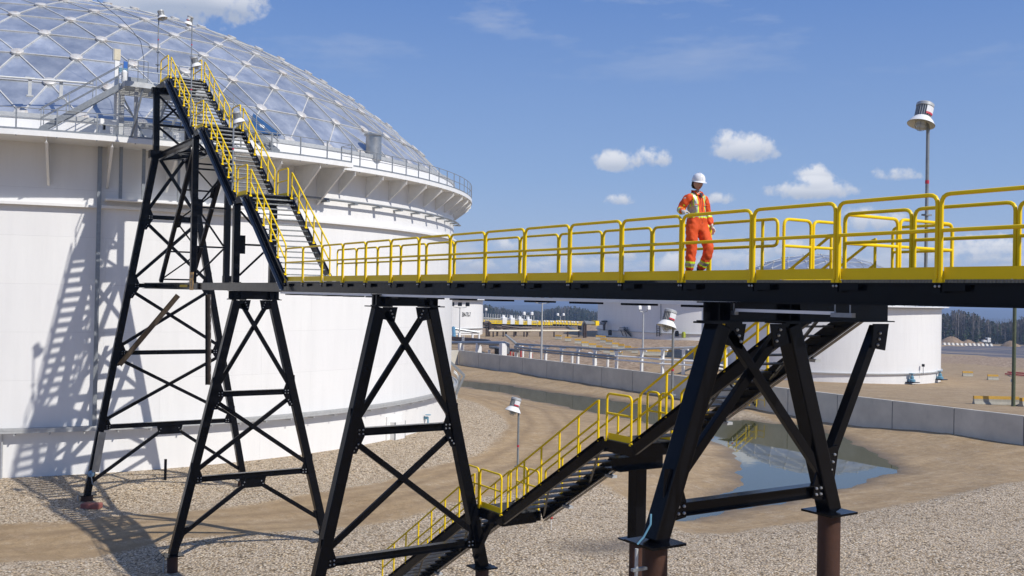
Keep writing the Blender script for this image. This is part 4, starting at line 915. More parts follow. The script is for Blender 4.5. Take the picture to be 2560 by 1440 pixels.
lamps = [((-10.72, 15.52, .28), 0, 'tall floodlight at the right against the sky, beside the landing railings'),
         ((-17.2, 15.48, -3.5), 0, 'floodlight beside the upper platform of the ground stair, under the walkway'),
         ((-23.64, 15.48, -6.15), 0, 'floodlight over the dirt road beside the lower platform of the ground stair'),
         ((-36.0, 10.88, 3.3), math.pi, 'floodlight beside the lowest landing of the tank stair'),
         ((-41.97, 10.88, 6.45), math.pi, 'floodlight beside the middle of the tank stair, below its yellow top landing'),
         ((-48.3, 10.95, 9.85), math.pi * .75, 'left one of the two highest floodlights above the stair top'),
         ((-48.3, 12.5, 9.85), math.pi * 1.75, 'right one of the two highest floodlights above the stair top')]
for i, (p, rz, lab) in enumerate(lamps):
    o = lp0 if i == 0 else dup(lp0, p, rz); o.location = p; o.rotation_euler = (0, 0, rz); o['label'] = lab; o['_w'] = list(p)

# ------------------------------------------------------------------ galvanized platform and stairs on the tank's ring walkway
def tank_platform():
    t = thing('roof_platform', 'grey galvanized platform with two short stairs standing on the tank ring walkway', 'platform', (-50.6, 12, 7.1))
    z = 9.8; x0, x1, y0, y1 = -53.5, -50.9, 10.05, 14.3
    MB().span((-50.85, 11.1, 9.1), (-48.95, 12.5, 9.3)).build('bridge_deck', GALV, t)
    for y in (y0, y1): MB().bar((x0, y, z - .14), (x1, y, z - .14), .06, .26).build('edge_channel', GALVL, t)
    for x in (x0, x1): MB().bar((x, y0, z - .141), (x, y1, z - .141), .06, .255).build('edge_channel', GALVL, t)
    grating(t, x0 + .03, x1 - .03, y0 + .03, y1 - .03, z1=z, name='platform_grating', pitch=.08)
    def post(x, y, zb, w=.17): MB().bar((x, y, zb), (x, y, z - .02), w, w, up=(1, 0, 0)).build('post', GALVL, t)
    post(-52.6, 10.2, 7.12, .24); post(-51.6, 10.7, 7.1); post(-52.4, 12.1, 7.12); post(-51.6, 14.1, 7.12, .12); post(-52.6, 14.1, 7.12)
    for a, b in (((-51.0, 10.9, 9.6), (-51.6, 10.5, 7.2)), ((-51.0, 12.3, 9.6), (-51.6, 11.5, 7.2)), ((-51.6, 12.1, 7.2), (-51.0, 13.2, 9.6)), ((-53.3, 10.3, 9.6), (-52.6, 11.4, 7.2)), ((-51.6, 14.0, 7.3), (-51.6, 12.3, 9.5))): MB().bar(a, b, .08, .08).build('diagonal_strut', GALV, t)
    for (a, b) in (((-50.95, y0 + .1, 0), (-50.95, 11.1, 0)), ((-50.95, 12.6, 0), (-50.95, y1 - .1, 0)), ((-53.45, y0 + .1, 0), (-53.45, y1 - .1, 0))):
        r = MB(); a = np.array(a) + (0, 0, z); b = np.array(b) + (0, 0, z); hoop(r, a, b, 0, 1.07, .1, .022, [.55]); m_ = (a + b) / 2; r.tube([m_, m_ + (0, 0, 1.07)], .022, 6); r.bar(a + (0, 0, .1), b + (0, 0, .1), .006, .2); r.build('railing', GALV, t)
    # two flights running along the ring walkway, falling to both sides
    for nm, ya, yb, xa, xb in (('left', 10.05, 6.5, -51.7, -52.6), ('right', 14.3, 18.3, -51.5, -52.4)):
        s = 1 if yb > ya else -1
        for xx in (xa, xb):
            xr = lambda f: xx - (.75 * f if nm == 'right' else .6 * f)
            p = np.array([xr(0), ya, z - .1]); q = np.array([xr(1), yb, 7.2]); MB().bar(p, q, .05, .27).build('stringer', GALV, t)
            h = MB(); up = np.array([0, 0, 1.05]); h.tube([p + up, q + up], .024, 6); h.tube([p + up * .55, q + up * .55], .022, 6)
            for f in (0, .33, .66, .97): c = p + (q - p) * f; h.bar(c, c + up, .04, .02, up=(1, 0, 0))
            h.build('handrail', GALV, t)
        for i in range(1, 12):
            f = i / 12; c = np.array([(xa + xb) / 2 - (.75 if nm == 'right' else .6) * f, ya + (yb - ya) * f, z - (z - 7.15) * f]); MB().box(c, (.44, .12, .018)).build('tread', GALV, t)
    # a third, inner flight going down to the dome edge, seen between the columns
    for i in range(10):
        f = i / 9; MB().box((-52.5 - 1.0 * f, 12.6 + .2, z - .25 - 1.2 * f), (.12, .5, .018)).build('tread', GALV, t)
    for y in (12.25, 13.35): MB().bar((-52.3, y, z - .2), (-53.7, y, 8.0), .05, .22).build('stringer', GALV, t)
    e = thing('instrument_stand', 'beige instrument box with blue gauge on a white post beside the roof platform', 'instrument', (-53.6, 10.4, 8.3))
    b0 = on(293, 137, X=-53.4); MB().box(b0 + (0, 0, 0), (.1, .15, .28)).build('instrument_box', CREAM, e); MB().box(b0 + (.02, -.19, 0), (.12, .02, .3)).build('sun_shield', GALVL, e)
    MB().bar((b0[0], b0[1] + .0, 7.3), (b0[0], b0[1], b0[2] - .3), .22, .14, up=(1, 0, 0)).build('post', WHITE, e)
    b1 = on(314, 163, X=-52.6); MB().box(b1, (.08, .1, .17)).build('gauge_box', BLUEP, e); b2 = on(311, 190, X=-52.4); MB().lathe([(.13, -.3), (.15, -.25), (.15, .2), (.08, .28), (.02, .3)], b2, (0, 0, 1), 14).build('valve_body', WHITE, e, smooth=True)
    for k in range(3): q = on(308, 172 + k * 4, X=-52.5); MB().box(q, (.05, .2, .025)).build('small_valve', TEALP, e)
    c = thing('hanging_cable', 'thin black cable hanging down the dome to the platform', 'cable', on(362, 190, X=-52))
    zc = 8.3 - math.sqrt(41.5 ** 2 - 29.7 ** 2)
    MB().tube([on(x, y, X=-52.2 - max(0, 150 - y) * .02) for x, y in ((240, -2), (262, 16), (300, 45), (330, 75), (352, 105), (360, 150), (359, 198))], .014, 5).build('cable', CABLE, c)
    l = thing('tray_hood', 'white hood over the vertical conduit at the edge of the ring walkway', 'conduit hood', on_tank(258, 308, 31)); q = on_tank(276, 307, 31.2); MB().box(q, (.3, .52, .13)).build('hood', WHITE, l); MB().box(q + (.05, -.3, -.25), (.1, .05, .14)).build('bracket', BLACK, l)
tank_platform()
def spiral_foot():
    t = thing('spiral_stair', 'galvanized bottom flight of a spiral stair at the right edge of the big tank', 'staircase', G(1150, 990))
    p0 = on_tank(1131, 900, 30.0); d = 76.
    P2 = lambda x, y: CAM + ray(x, y) * depth(G(1150, 1000))
    a, b, c = P2(1124, 903), P2(1161, 939), P2(1141, 985)
    MB().bar(a, b, .2, .22).build('stringer', GALV, t); MB().bar(b, c, .22, .2).build('platform_arm', GALV, t); MB().bar(P2(1150, 938), P2(1140, 985), .15, .15).build('post', GALV, t)
    h = MB()
    for dr in (0, .5): 
        h.tube([P2(1132 + 14 * math.cos(q) + 0, 951 + 24 * math.sin(q) + dr * 8) for q in np.linspace(-1.4, 1.5, 12)], .07, 6)
    h.build('curved_rail', GALVL, t); MB().bar(c, c + (0, 0, -1.1), .12, .12, up=(1, 0, 0)).build('foot_post', GALVL, t)
spiral_foot()
# small things by the big tank
t = thing('pipe_stub', 'short black pipe standing upright in the gravel between two trestles', 'pipe', G(413, 1200, -9.95)); p = G(413, 1200, -9.95); MB().tube([p + (0, 0, -.3), p + (0, 0, 1.05)], .07, 12).build('pipe', BLACK, t)
p = G(229, 1270, -10.15); t = thing('marker_block', 'reddish brown flat block lying on the gravel below the tower foot', 'block', p); bevel(MB().box(p + (0, 0, .1), (.24, .42, .12), ((.84, -.54, 0), (.54, .84, 0), (0, 0, 1))).build('block', mat('red brown block', (.25, .08, .06), .8, var=.1), t), .05)
for (x, y, lab) in ((1378, 1309, 'small red marker ball on a thin stake in the gravel'), (1832, 1036, 'pink survey ribbon on a stake at the edge of the pond')):
    p = G(x, y + 8); t = thing('survey_stake', lab, 'stake', p); MB().tube([p + (0, 0, -.1), p + (0, 0, .35)], .012, 6).build('stake', WHITE, t); MB().lathe([(.01, -.07), (.06, -.04), (.075, 0), (.06, .04), (.01, .07)], p + (0, 0, .38), (0, 0, 1), 12).build('marker', REDP, t, smooth=True)

# ------------------------------------------------------------------ containment wall
def containment_wall():
    t = thing('concrete_wall', 'long grey concrete containment wall made of upright panels beyond the pond', 'wall', (-80, 67.9, -10))
    xj = [-118.9 + 5.33 * i for i in range(26)]
    for i in range(len(xj) - 1): bevel(MB().span((xj[i] + .03, 67.8, -10.7), (xj[i + 1] - .03, 68.1, -8.15)).build('wall_panel', CONC, t), .02)
    for x in xj[1:]: MB().span((x - .05, 67.84, -10.7), (x + .05, 68.05, -8.17)).build('joint_post', mat('wall joint', (.07, .07, .075), .8), t) if x == xj[1] else MB().span((x - .05, 67.84, -10.7), (x + .05, 68.05, -8.17)).build('joint_post', bpy.data.materials['wall joint'], t)
    for i in range(4):
        y0 = 67.8 - i * 5.3; bevel(MB().span((-119.2, y0 - 5.27, -10.7), (-118.9, y0 - .03, -8.151)).build('wall_panel', CONC, t), .02)
containment_wall()

# ------------------------------------------------------------------ far tanks
def far_tank(name_label, c, r, z1, apex, wing, rings, zb=-10.0):
    t = thing('storage_tank', name_label, 'storage tank', (c[0], c[1], -10))
    cyl_wall(np.array(c), r, zb - .5, z1, 'shell', TANKP, t, 96)
    if apex:
        h = apex - z1; Rs = (r * r + h * h) / (2 * h); dome(np.array(c), Rs, apex - Rs, r * .99, rings, .3, t, batten=.03, hub=.16)
    else:
        MB().lathe([(r + .01, z1), (r * .5, z1 + r * .5 * .06), (.1, z1 + r * .06)], (c[0], c[1], 0), (0, 0, 1), 96).build('cone_roof', WHITE, t)
    MB().ring(c, r, r + 1.1, z1 - .5, z1 - .35, n=96).build('ring_walkway', WHITE, t)
    rl = MB(); n = int(2 * math.pi * r / 2.0)
    for i in range(n): a = 2 * math.pi * i / n; rl.box((c[0] + (r + 1.05) * math.cos(a), c[1] + (r + 1.05) * math.sin(a), z1 + .2), (.03, .03, .55))
    rl.ring(c, r + 1.02, r + 1.08, z1 + .7, z1 + .76, n=96); rl.build('ring_railing', GALV, t)
    for z, w in ((wing, .35), (zb + 1.4, .3)): MB().ring(c, r, r + w, z - .08, z + .06, n=96).build('stiffener_ring', GALVL, t)
    return t
def solve_tank(xl, xr, xb, yb):
    a = ray(xl, 740)[:2]; b = ray(xr, 740)[:2]; a = a / np.linalg.norm(a); b = b / np.linalg.norm(b); half = math.acos(a @ b) / 2; m = (a + b) / np.linalg.norm(a + b); p = GT(xb, yb)[:2]
    D = min((D for D in np.arange(20, 600, .25) if D >= np.linalg.norm(p)), key=lambda D: abs(np.linalg.norm(m * D - p) - D * math.sin(half))); return m * D, D * math.sin(half)
cR, rR = solve_tank(1755, 2355, 2150, 958); zR = float(GT(2150, 958)[2]); kR = (-.301 - zR) / 9.7
tR = far_tank('white storage tank with a grey dome behind the nearest trestle', cR, rR, -.3 - .3 * kR, -.3 + 6.05 * kR, -.3 - .8 * kR, 7, zb=zR)
cM, rM = solve_tank(1495, 2030, 1600, 845)
tM = far_tank('wide white storage tank with a small dark stair, seen left of the floodlight', cM, rM, -.75, None, -1.3, 7)
cL, rL = solve_tank(1040, 1208, 1165, 836)
tL = far_tank('small white storage tank numbered 304-TK-7 at the edge of the big tank', cL, rL, -1.3, None, -1.9, 7)
def tank_point(c, r, x, y):
    q = ray(x, y); h = q[:2]; o = -np.array(c); A = h @ h; B = 2 * h @ o; Cq = o @ o - r * r; t = (-B - math.sqrt(max(B * B - 4 * A * Cq, 0))) / (2 * A); return CAM + q * t
# lettering on the small tank
fc = bpy.data.curves.new('t', 'FONT'); fc.body = '304-TK-7'; fc.offset = .025; fc.align_x = 'CENTER'; fc.align_y = 'CENTER'; fo = bpy.data.objects.new('t', fc); COL.objects.link(fo)
bpy.context.view_layer.update(); me = bpy.data.meshes.new_from_object(fo.evaluated_get(bpy.context.evaluated_depsgraph_get())); bpy.data.objects.remove(fo)
bm = bmesh.new(); bm.from_mesh(me); bmesh.ops.triangulate(bm, faces=bm.faces); bm.to_mesh(me); bm.free()
ctr = tank_point(cL, rL, 1166, 787); ph = math.atan2(ctr[1] - cL[1], ctr[0] - cL[0]); w0 = max(v.co.x for v in me.vertices) - min(v.co.x for v in me.vertices); kx = px2m(25, ctr) / w0; kz = px2m(11, ctr) / .72
for v in me.vertices:
    a = ph + v.co.x * kx / rL * 1.0; z = ctr[2] + v.co.y * kz; v.co = (cL[0] + (rL + .03) * math.cos(a) - cL[0], cL[1] + (rL + .03) * math.sin(a) - cL[1], z + 10)
me.materials.append(BLACK); mo = bpy.data.objects.new('tank_number', me); COL.objects.link(mo); mo.parent = tL
# stair, ladder, door things on the wide tank
def tube_path(pix, c, r, rad, name, m, par, off=.3):
    MB().tube([tank_point(c, r + off, x, y) for x, y in pix], rad, 6).build(name, m, par)
st = thing('steel_stair', 'small dark steel stair leaning against the wide white tank', 'staircase', tank_point(cM, rM + 1, 1575, 842))
def MP(x, y, o=1.0): return tank_point(cM, rM + o, x, y)
for o in (.3, 1.3):
    MB().bar(MP(1560, 822, o), MP(1578, 841, o), .12, .3).build('stringer', BLACK, st)
    h = MB(); h.tube([MP(1560, 817, o), MP(1578, 836, o)], .05, 5); h.tube([MP(1549, 819, o), MP(1569, 819, o)], .05, 5)
    for x in (1550, 1560, 1569): h.tube([MP(x, 825, o), MP(x, 819, o)], .05, 5)
    h.build('handrail', BLACK, st); 
MB().bar(MP(1549, 825, .8), MP(1569, 825, .8), 1.2, .12).build('platform', BLACK, st)
for a, b in (((1552, 826), (1558, 840)), ((1561, 826), (1567, 841))): MB().bar(MP(*a), MP(*b), .12, .12).build('leg', BLACK, st)
ld = thing('caged_ladder', 'dark caged ladder with small frames against the wide white tank', 'ladder', MP(1645, 841)); 
for x in (1642, 1649): MB().tube([MP(x, 841, .8), MP(x, 811, .8)], .09, 6).build('side_rail', BLACK, ld)
for k in range(7): MB().tube([MP(1642, 813 + k * 4.4, .8), MP(1649, 813 + k * 4.4, .8)], .06, 5).build('rung', BLACK, ld)
MB().tube([MP(1642, 813, .8), MP(1643, 810, 1.6), MP(1648, 810, 1.6), MP(1649, 813, .8)], .08, 6).build('hoop', BLACK, ld)
cdt = thing('conduit', 'thin grey conduit running down the wide tank beside the floodlight', 'conduit', MP(1652, 840, .1)); MB().tube([MP(1652, 753, .15), MP(1652, 838, .15)], .1, 6).build('pipe', GALV, cdt)
pm = thing('pipe_run', 'dark pipe with an elbow rising to the left side of the wide tank', 'pipe', MP(1511, 826, .5)); MB().tube([MP(1513, 808, .9), MP(1510.5, 810, .9), MP(1510.5, 826, .9)], .3, 8).build('riser', DARKBROWN, pm)
MB().lathe([(.5, 0), (.9, .1), (.9, .4), (.4, .5)], MP(1512, 806, .3), (0, 0, 1), 12).build('elbow', BLACK, pm)
for (x, y, nm, lab, m_) in ((1525, 835, 'nozzle', 'dark round nozzle low on the wide tank', BLACK), (1692, 838, 'cabinet', 'dark cabinet standing in front of the wide tank', BLACK), (1709, 841, 'valve_cover', 'yellow green valve cover beside the wide tank', mat('yellow green cover', (.35, .4, .03), .5))):
    p = MP(x, y + 3, 1.2); t = thing(nm, lab, nm.replace('_', ' '), p); bevel(MB().box(p + (0, 0, .55), (.35, .35, .6)).build('body', m_, t), .1); MB().box(p + (0, 0, 1.2), (.22, .22, .12)).build('top', m_, t)
# right-hand tank fittings
def RP(x, y, o=.8): return tank_point(cR, rR + o, x, y)
for (x, y, lab) in ((2280, 950, 'blue grey valve at the foot of the domed tank'), (2353, 943, 'blue grey valve at the right edge of the domed tank')):
    p = tank_point(cR, rR + .5, min(x, 2350), y); t = thing('tank_valve', lab, 'valve', p); MB().lathe([(.1, 0), (.5, .06), (.5, .35), (.28, .45), (.28, .8), (.12, .9), (.1, 1.2)], p + (0, 0, -.3), (0, 0, 1), 14).build('valve_body', TEALP, t, smooth=True); MB().box(p + (0, 0, -.35), (.8, .8, .06)).build('pad', BLACK, t)
    MB().lathe([(.02, 0), (.4, .02), (.4, .07), (.02, .08)], p + (0, 0, .95), (0, 0, 1), 12).build('handwheel', TEALP, t)
p = RP(2308, 915, .5); t = thing('instrument_pole', 'thin pole with a small dark box low on the domed tank', 'pole', p); MB().tube([p + (0, 0, 0), RP(2308, 938, .5)], .05, 6).build('pole', GALV, t); MB().box(p + (0, 0, .1), (.15, .15, .2)).build('box', BLACK, t)

# ------------------------------------------------------------------ white pipe rack behind the wall
def pipe_rack():
    t = thing('pipe_rack', 'white and grey pipe rack on posts running behind the concrete wall', 'pipe rack', G(1450, 905))
    posts = [(1290.6, 863, 891), (1326, 865, 896), (1364, 867.5, 900), (1403.5, 870, 904), (1444.5, 872, 908), (1487, 875, 913), (1541, 878, 919), (1604, 876, 924), (1656, 874, 930), (1708, 873, 932), (1762, 871, 936), (1815, 870, 940)]
    base = [GT(x, yb) for x, yt, yb in posts]; tops = []
    for (x, yt, yb), b in zip(posts, base):
        h = px2m(yb - yt, b); w = .34; bevel(MB().span(b + (-w / 2, -w / 2, -.3), b + (w / 2, w / 2, h)).build('post', WHITE, t), .03); tops.append(b + (0, 0, h)); MB().span(b + (-.5, -.12, h - .1), b + (.9, .12, h + .05)).build('cross_arm', WHITE, t)
    up = (0, 0, .18)
    MB().tube([G(1262, 891) + (0, 0, 3.4)] + [q + up for q in tops[:7]], .16, 8).build('pipe', GALV, t, smooth=True); MB().tube([q + up for q in tops[6:]], .13, 8).build('pipe', GALVL, t, smooth=True)
    for dz, rr, m_, k0, k1 in ((1.5, .17, GALV, 0, 7), (1.15, .13, GALV, 0, 7), (1.6, .12, WHITE, 6, 12), (1.05, .12, WHITE, 6, 12)):
        MB().tube([b + (0, -.3, dz) for b in base[k0:k1]], rr, 8).build('pipe', m_, t, smooth=True)
    for (x, y) in ((1307, 890), (1430, 906), (1519, 915)): b = G(x, y); MB().tube([b + (0, 0, -.2), b + (0, 0, 1.2), b + (-.3, .1, 1.45)], .18, 8).build('short_post', WHITE, t)
    b = G(1487, 910); MB().tube([b + (-1.4, 0, 1.3), b + (-.5, 0, 1.2), b + (-.1, 0, .7), b + (0, 0, -.2)], .32, 10).build('elbow', WHITE, t, smooth=True)
    for (x, y, h) in ((1302, 893, 1.6),): b = G(x, y); MB().tube([b, b + (0, 0, h)], .13, 8).build('red_standpipe', REDP, t)
    for (x, y) in ((1270, 890), (1276, 889), (1283, 892), (1329, 895)): b = G(x, y); MB().tube([b, b + (0, 0, .7)], .12, 6).build('red_standpipe', REDP, t)
pipe_rack()
def pipe_bridge():
    t = thing('pipe_bridge', 'grey pipes on heavy white columns beside the big tank edge', 'pipe bridge', G(1195, 882))
    def P(x, y, yb): b = G(x, yb); return b + (0, 0, px2m(yb - y, b))
    for x, yt, yb, w in ((1151, 858, 878, .6), (1195, 858, 882, .6), (1257, 858, 890, .9), (1148, 832, 866, .4), (1181, 834, 858, .3), (1197, 836, 858, .3), (1201, 866, 880, .3), (1223, 875, 884, .3), (1262, 862, 890, .2)):
        b = G(x, yb); h = px2m(yb - yt, b); MB().span(b + (-w / 2, -w / 2, -.3), b + (w / 2, w / 2, h)).build('column', WHITE, t)
    for pts, r, m_ in (([(1128, 857, 875), (1195, 857, 882), (1262, 859, 890), (1269, 861, 890), (1269, 885, 890)], .3, GALV), ([(1128, 820, 858), (1150, 824, 858), (1197, 831, 858)], .25, GALV), ([(1130, 845, 870), (1180, 849, 872), (1222, 853, 878), (1227, 858, 880), (1227, 864, 880), (1250, 872, 885)], .28, DARKBROWN),
                       ([(1130, 849, 872), (1222, 857, 880)], .2, DARKBROWN), ([(1133, 820, 858), (1135, 845, 868)], .35, TEALP), ([(1225, 868, 884), (1300, 878, 892)], .25, GALV), ([(1130, 831, 857), (1195, 832, 857)], .18, GALVL)):
        MB().tube([P(*q) for q in pts], r, 8).build('pipe', m_, t, smooth=True)
    b = G(1157, 876); lad = MB()
    for dx in (-.3, .3): lad.tube([b + (dx, 0, 0), b + (dx, 0, 2.6)], .05, 5)
    for k in range(8): lad.tube([b + (-.3, 0, .3 * k + .2), b + (.3, 0, .3 * k + .2)], .04, 5)
    lad.build('ladder', WHITE, t)
    b = G(1250, 888); MB().box(b + (0, 0, .6), (.7, .6, .5)).build('valve_box', BLACK, t)
pipe_bridge()
def brown_rack():
    t = thing('pipe_rack', 'long pale pipe on dark brown posts across the gravel before the yellow station', 'pipe rack', G(1350, 835))
    ptop = []
    for x in (1233, 1258, 1285, 1310, 1317, 1350, 1385, 1419, 1447, 1459):
        b = G(x, 841); h = px2m(12, b); MB().span(b + (-.13, -.13, -.2), b + (.13, .13, h)).build('post', DARKBROWN, t); ptop.append(b + (0, 0, h + .2))
    MB().tube([G(1222, 841) + (0, 0, ptop[0][2] + 10)] + ptop, .22, 8).build('pipe', CREAM, t, smooth=True)
    t2_ = thing('pipe_rack', 'dark brown pipe bundle on short posts right of the numbered tank', 'pipe rack', G(1260, 836)); prev = []
    for x, y in ((1243, 822), (1265, 824), (1289, 827), (1318, 828)):
        b = G(x, 838); h = px2m(838 - y, b); MB().span(b + (-.18, -.18, -.2), b + (.18, .18, h)).build('post', DARKBROWN, t2_); MB().box(b + (0, 0, h), (1.0, .3, .2)).build('saddle', DARKBROWN, t2_); prev.append(b + (0, 0, h + .35))
    MB().tube([prev[0] + (-4.0, 0, .3)] + prev, .22, 8).build('pipe', DARKBROWN, t2_); MB().tube([q + (0, 1.2, .35) for q in prev], .22, 8).build('pipe', DARKBROWN, t2_)
    t3_ = thing('pipe_arch', 'dark brown pipe frame rising beside the numbered tank', 'pipe frame', G(1220, 838))
    for x in (1216, 1221, 1223): b = G(x, 839); MB().span(b + (-.16, -.16, -.2), b + (.16, .16, px2m(30, b))).build('post', DARKBROWN, t3_)
    b = G(1208, 839); c = G(1223, 839); MB().tube([b + (0, 0, px2m(31, b)), c + (-.4, 0, px2m(31, c)), c + (.2, 0, px2m(29, c)), c + (.2, 0, px2m(16, c))], .35, 8).build('pipe', DARKBROWN, t3_)
    for y in (812, 818): MB().tube([b + (0, 0, px2m(839 - y, b)), c + (0, 0, px2m(839 - y, c))], .25, 6).build('pipe', BLACK, t3_)
    t4_ = thing('pipe_arch', 'brown pipe frame with a yellow tag reaching over to the wide tank', 'pipe frame', G(1463, 843))
    for x in (1460, 1464): b = G(x, 843); MB().span(b + (-.16, -.16, -.2), b + (.16, .16, px2m(35, b))).build('post', DARKBROWN, t4_)
    b = G(1462, 843); h = px2m(36, b); MB().tube([b + (-.8, 0, .3), b + (-.8, 0, h - .5), b + (0, 0, h), tank_point(cM, rM + .6, 1512, 808.5)], .3, 8).build('pipe', GALV, t4_, smooth=True)
    e = lerp(b + (0, 0, h), tank_point(cM, rM + .6, 1512, 808.5), .5); MB().box(e, (.9, .5, .55)).build('yellow_tag', YELLOW, t4_)
brown_rack()

# ------------------------------------------------------------------ yellow pump station
def station():
    t = thing('pump_station', 'long yellow-railed steel platform on the far gravel bank in front of the forest', 'platform', G(1330, 814))
    def P(x, y, yb=818): b = G(x, yb); return b + (0, 0, px2m(yb - y, b))
    def deck_(x0, y0, x1, y1, th, nm):
        a, b = P(x0, y0), P(x1, y1); MB().bar(a, b, 5.0, th).build('deck', BLACK, t)
        o = np.array([.25, -1., 0]) * 2.4; r = MB()
        for s in (-1, 1):
            aa, bb = a + o * s, b + o * s; L = np.linalg.norm(bb - aa); n = int(L / 1.6)
            for z in (.25, .75, 1.2): r.bar(aa + (0, 0, z), bb + (0, 0, z), .11, .11 if z > .4 else .3)
            for i in range(n + 1): c = aa + (bb - aa) * i / n; r.box(c + (0, 0, .65), (.06, .06, .6))
        r.build('railing', YELLOW, t)
    deck_(1212, 810, 1330, 813, .35, 'a'); deck_(1240, 813, 1345, 815, .3, 'b'); deck_(1335, 813, 1400, 814, .3, 'c'); deck_(1378, 811, 1453, 815, .35, 'd')
    for x in (1448, 1452): b = G(x, 827); MB().span(b + (-.3, -.3, 0), b + (.3, .3, px2m(13, b))).build('leg', DARKBROWN, t)
    MB().bar(P(1418, 815), P(1440, 827, 827), 1.2, .4).build('ramp', TRAYB, t)
    f = MB()
    for i in range(22): q = P(1208 + i * 6, 800.5 + i * .3); f.tube([q + (0, 0, -.8), q + (0, 0, 2.0)], .14, 5)
    f.tube([P(1208, 795), P(1275, 798), P(1345, 802)], .14, 5); f.tube([P(1208, 800), P(1345, 806)], .12, 5); f.build('pipework', GALVL, t)
    k = 0
    for x, y, w in ((1258, 803, 5), (1278, 804, 5), (1299, 806, 5), (1320, 807, 5)):
        p = P(x, y + 4); tt = thing('pump_housing', ['leftmost white housing on the yellow platform', 'second white housing from the left on the yellow platform', 'third white housing from the left on the yellow platform', 'rightmost white housing on the yellow platform'][k], 'pump housing', p, 'white housings on the yellow platform'); k += 1
        bevel(MB().box(p + (0, 0, .6), (.85, .8, 1.0)).build('cabinet', WHITE, tt), .15); MB().lathe([(.5, 0), (.5, .5), (.2, .7)], p + (-.1, 0, 1.6), (0, 0, 1), 10).build('hood', WHITE, tt)
    for i in range(14):
        x = 1345 + i * 7.5 + random.uniform(-2, 2); q = P(x, 803 + i * .2, 820); tt = thing('small_lamp', f'small white lamp on a thin post above the yellow platform, number {["one","two","three","four","five","six","seven","eight","nine","ten","eleven","twelve","thirteen","fourteen"][i]} from the left', 'lamp', q, 'small lamps along the yellow platform')
        MB().tube([q + (0, 0, -1.8), q], .08, 5).build('pole', GALV, tt); MB().lathe([(.05, .3), (.3, .2), (.32, -.1), (.1, -.2)], q, (0, 0, 1), 8).build('head', WHITE, tt)
station()

# ------------------------------------------------------------------ light masts
def mast(x, yt, yb, heads, label, r=.09, hm=None, wide=1.1, hs=.35):
    b = G(x, yb); H = px2m(yb - yt, b); t = thing('light_mast', label, 'light mast', b, 'tall floodlight masts on the tank farm')
    MB().tube([b + (0, 0, -.2), b + (0, 0, H)], [r * 1.3, r * .8], 8).build('pole', GALVL, t)
    hd = np.array([RV[0], RV[1], 0]); hd /= np.linalg.norm(hd)
    if heads > 1: MB().tube([b + (0, 0, H) - hd * wide + (0, 0, .4), b + (0, 0, H) - hd * wide * .8, b + (0, 0, H - .15), b + (0, 0, H) + hd * wide * .8, b + (0, 0, H) + hd * wide + (0, 0, .4)], r * .5, 6).build('bracket', GALVL, t)
    for i in range(heads):
        o = (i / (heads - 1) * 2 - 1) * wide if heads > 1 else 0; c = b + hd * o + (0, 0, H + .55); m_ = MB(); m_.box(c, (hs * .7, hs * .7, hs)); m_.box(c - np.array([DV[0], DV[1], 0]) * hs * .6 + (0, 0, -.1), (hs * .8, hs * .8, hs * .7)); m_.build('flood_head', hm or BLACK, t)
    return t
mast(1353, 757, 903, 3, 'tall light mast rising from behind the concrete wall to the walkway underside', .13, wide=1.25, hs=.28)
mast(1148, 768, 866, 3, 'light mast with three dark heads in front of the numbered white tank', .1, wide=1.4)
mast(1606, 778, 924, 2, 'light mast with two white heads in front of the wide tank', .12, WHITE, .6, .3)
mast(1592, 790, 842, 2, 'thin distant light mast against the wide white tank', .12, WHITE, .8, .4)
mast(1319, 788, 815, 2, 'far light mast with pale heads above the yellow platform, left one', .16, WHITE, 1.2, .5)
mast(1401, 790, 808, 2, 'far light mast with pale heads above the yellow platform, right one', .12, WHITE, 1.0, .42)
mast(1214, 778, 820, 1, 'thin light mast right beside the numbered tank', .1, WHITE, 1, .35)
mast(1661, 812, 843, 1, 'short lamp post at the ladder of the wide tank', .08, GALV, 1, .2)

# ------------------------------------------------------------------ concrete barriers
ORD = ['first', 'second', 'third', 'fourth', 'fifth', 'sixth', 'seventh', 'eighth', 'ninth', 'tenth', 'eleventh', 'twelfth', 'thirteenth']
def barrier_proto(L, h, painted, label, group, wb=.6):
    t = thing('concrete_barrier', label, 'barrier', (0, 0, 0), group); prof = [(-wb / 2, 0), (-wb / 2, .1 * h), (-wb * .28, .4 * h), (-wb * .2, h), (wb * .2, h), (wb * .28, .4 * h), (wb / 2, .1 * h), (wb / 2, 0)]
    mb = MB(); k = len(prof); vs = [(-L / 2, y, z) for y, z in prof] + [(L / 2, y, z) for y, z in prof]; mb.add(vs, [tuple(range(k)), tuple(range(2 * k - 1, k - 1, -1))] + [(i, (i + 1) % k, (i + 1) % k + k, i + k) for i in range(k)]); mb.build('block', BLOCKC, t)
    if painted: 
        z0 = .66 * h; mb = MB(); w = lambda z: wb * (.28 - .08 * (z - .4 * h) / (.6 * h)) + .004; mb.add([(-L / 2 - .004, -w(z0), z0), (-L / 2 - .004, -w(h), h + .004), (-L / 2 - .004, w(h), h + .004), (-L / 2 - .004, w(z0), z0), (L / 2 + .004, -w(z0), z0), (L / 2 + .004, -w(h), h + .004), (L / 2 + .004, w(h), h + .004), (L / 2 + .004, w(z0), z0)], [(0, 1, 2, 3), (7, 6, 5, 4), (0, 4, 5, 1), (1, 5, 6, 2), (2, 6, 7, 3), (3, 7, 4, 0)]); mb.build('ochre_band', OCHRE, t)
    return t
row1 = [(1396, 848), (1420, 853), (1445, 859), (1462, 866), (1481, 871), (1498, 877), (1517, 883), (1532.5, 888), (1547, 892.5)]
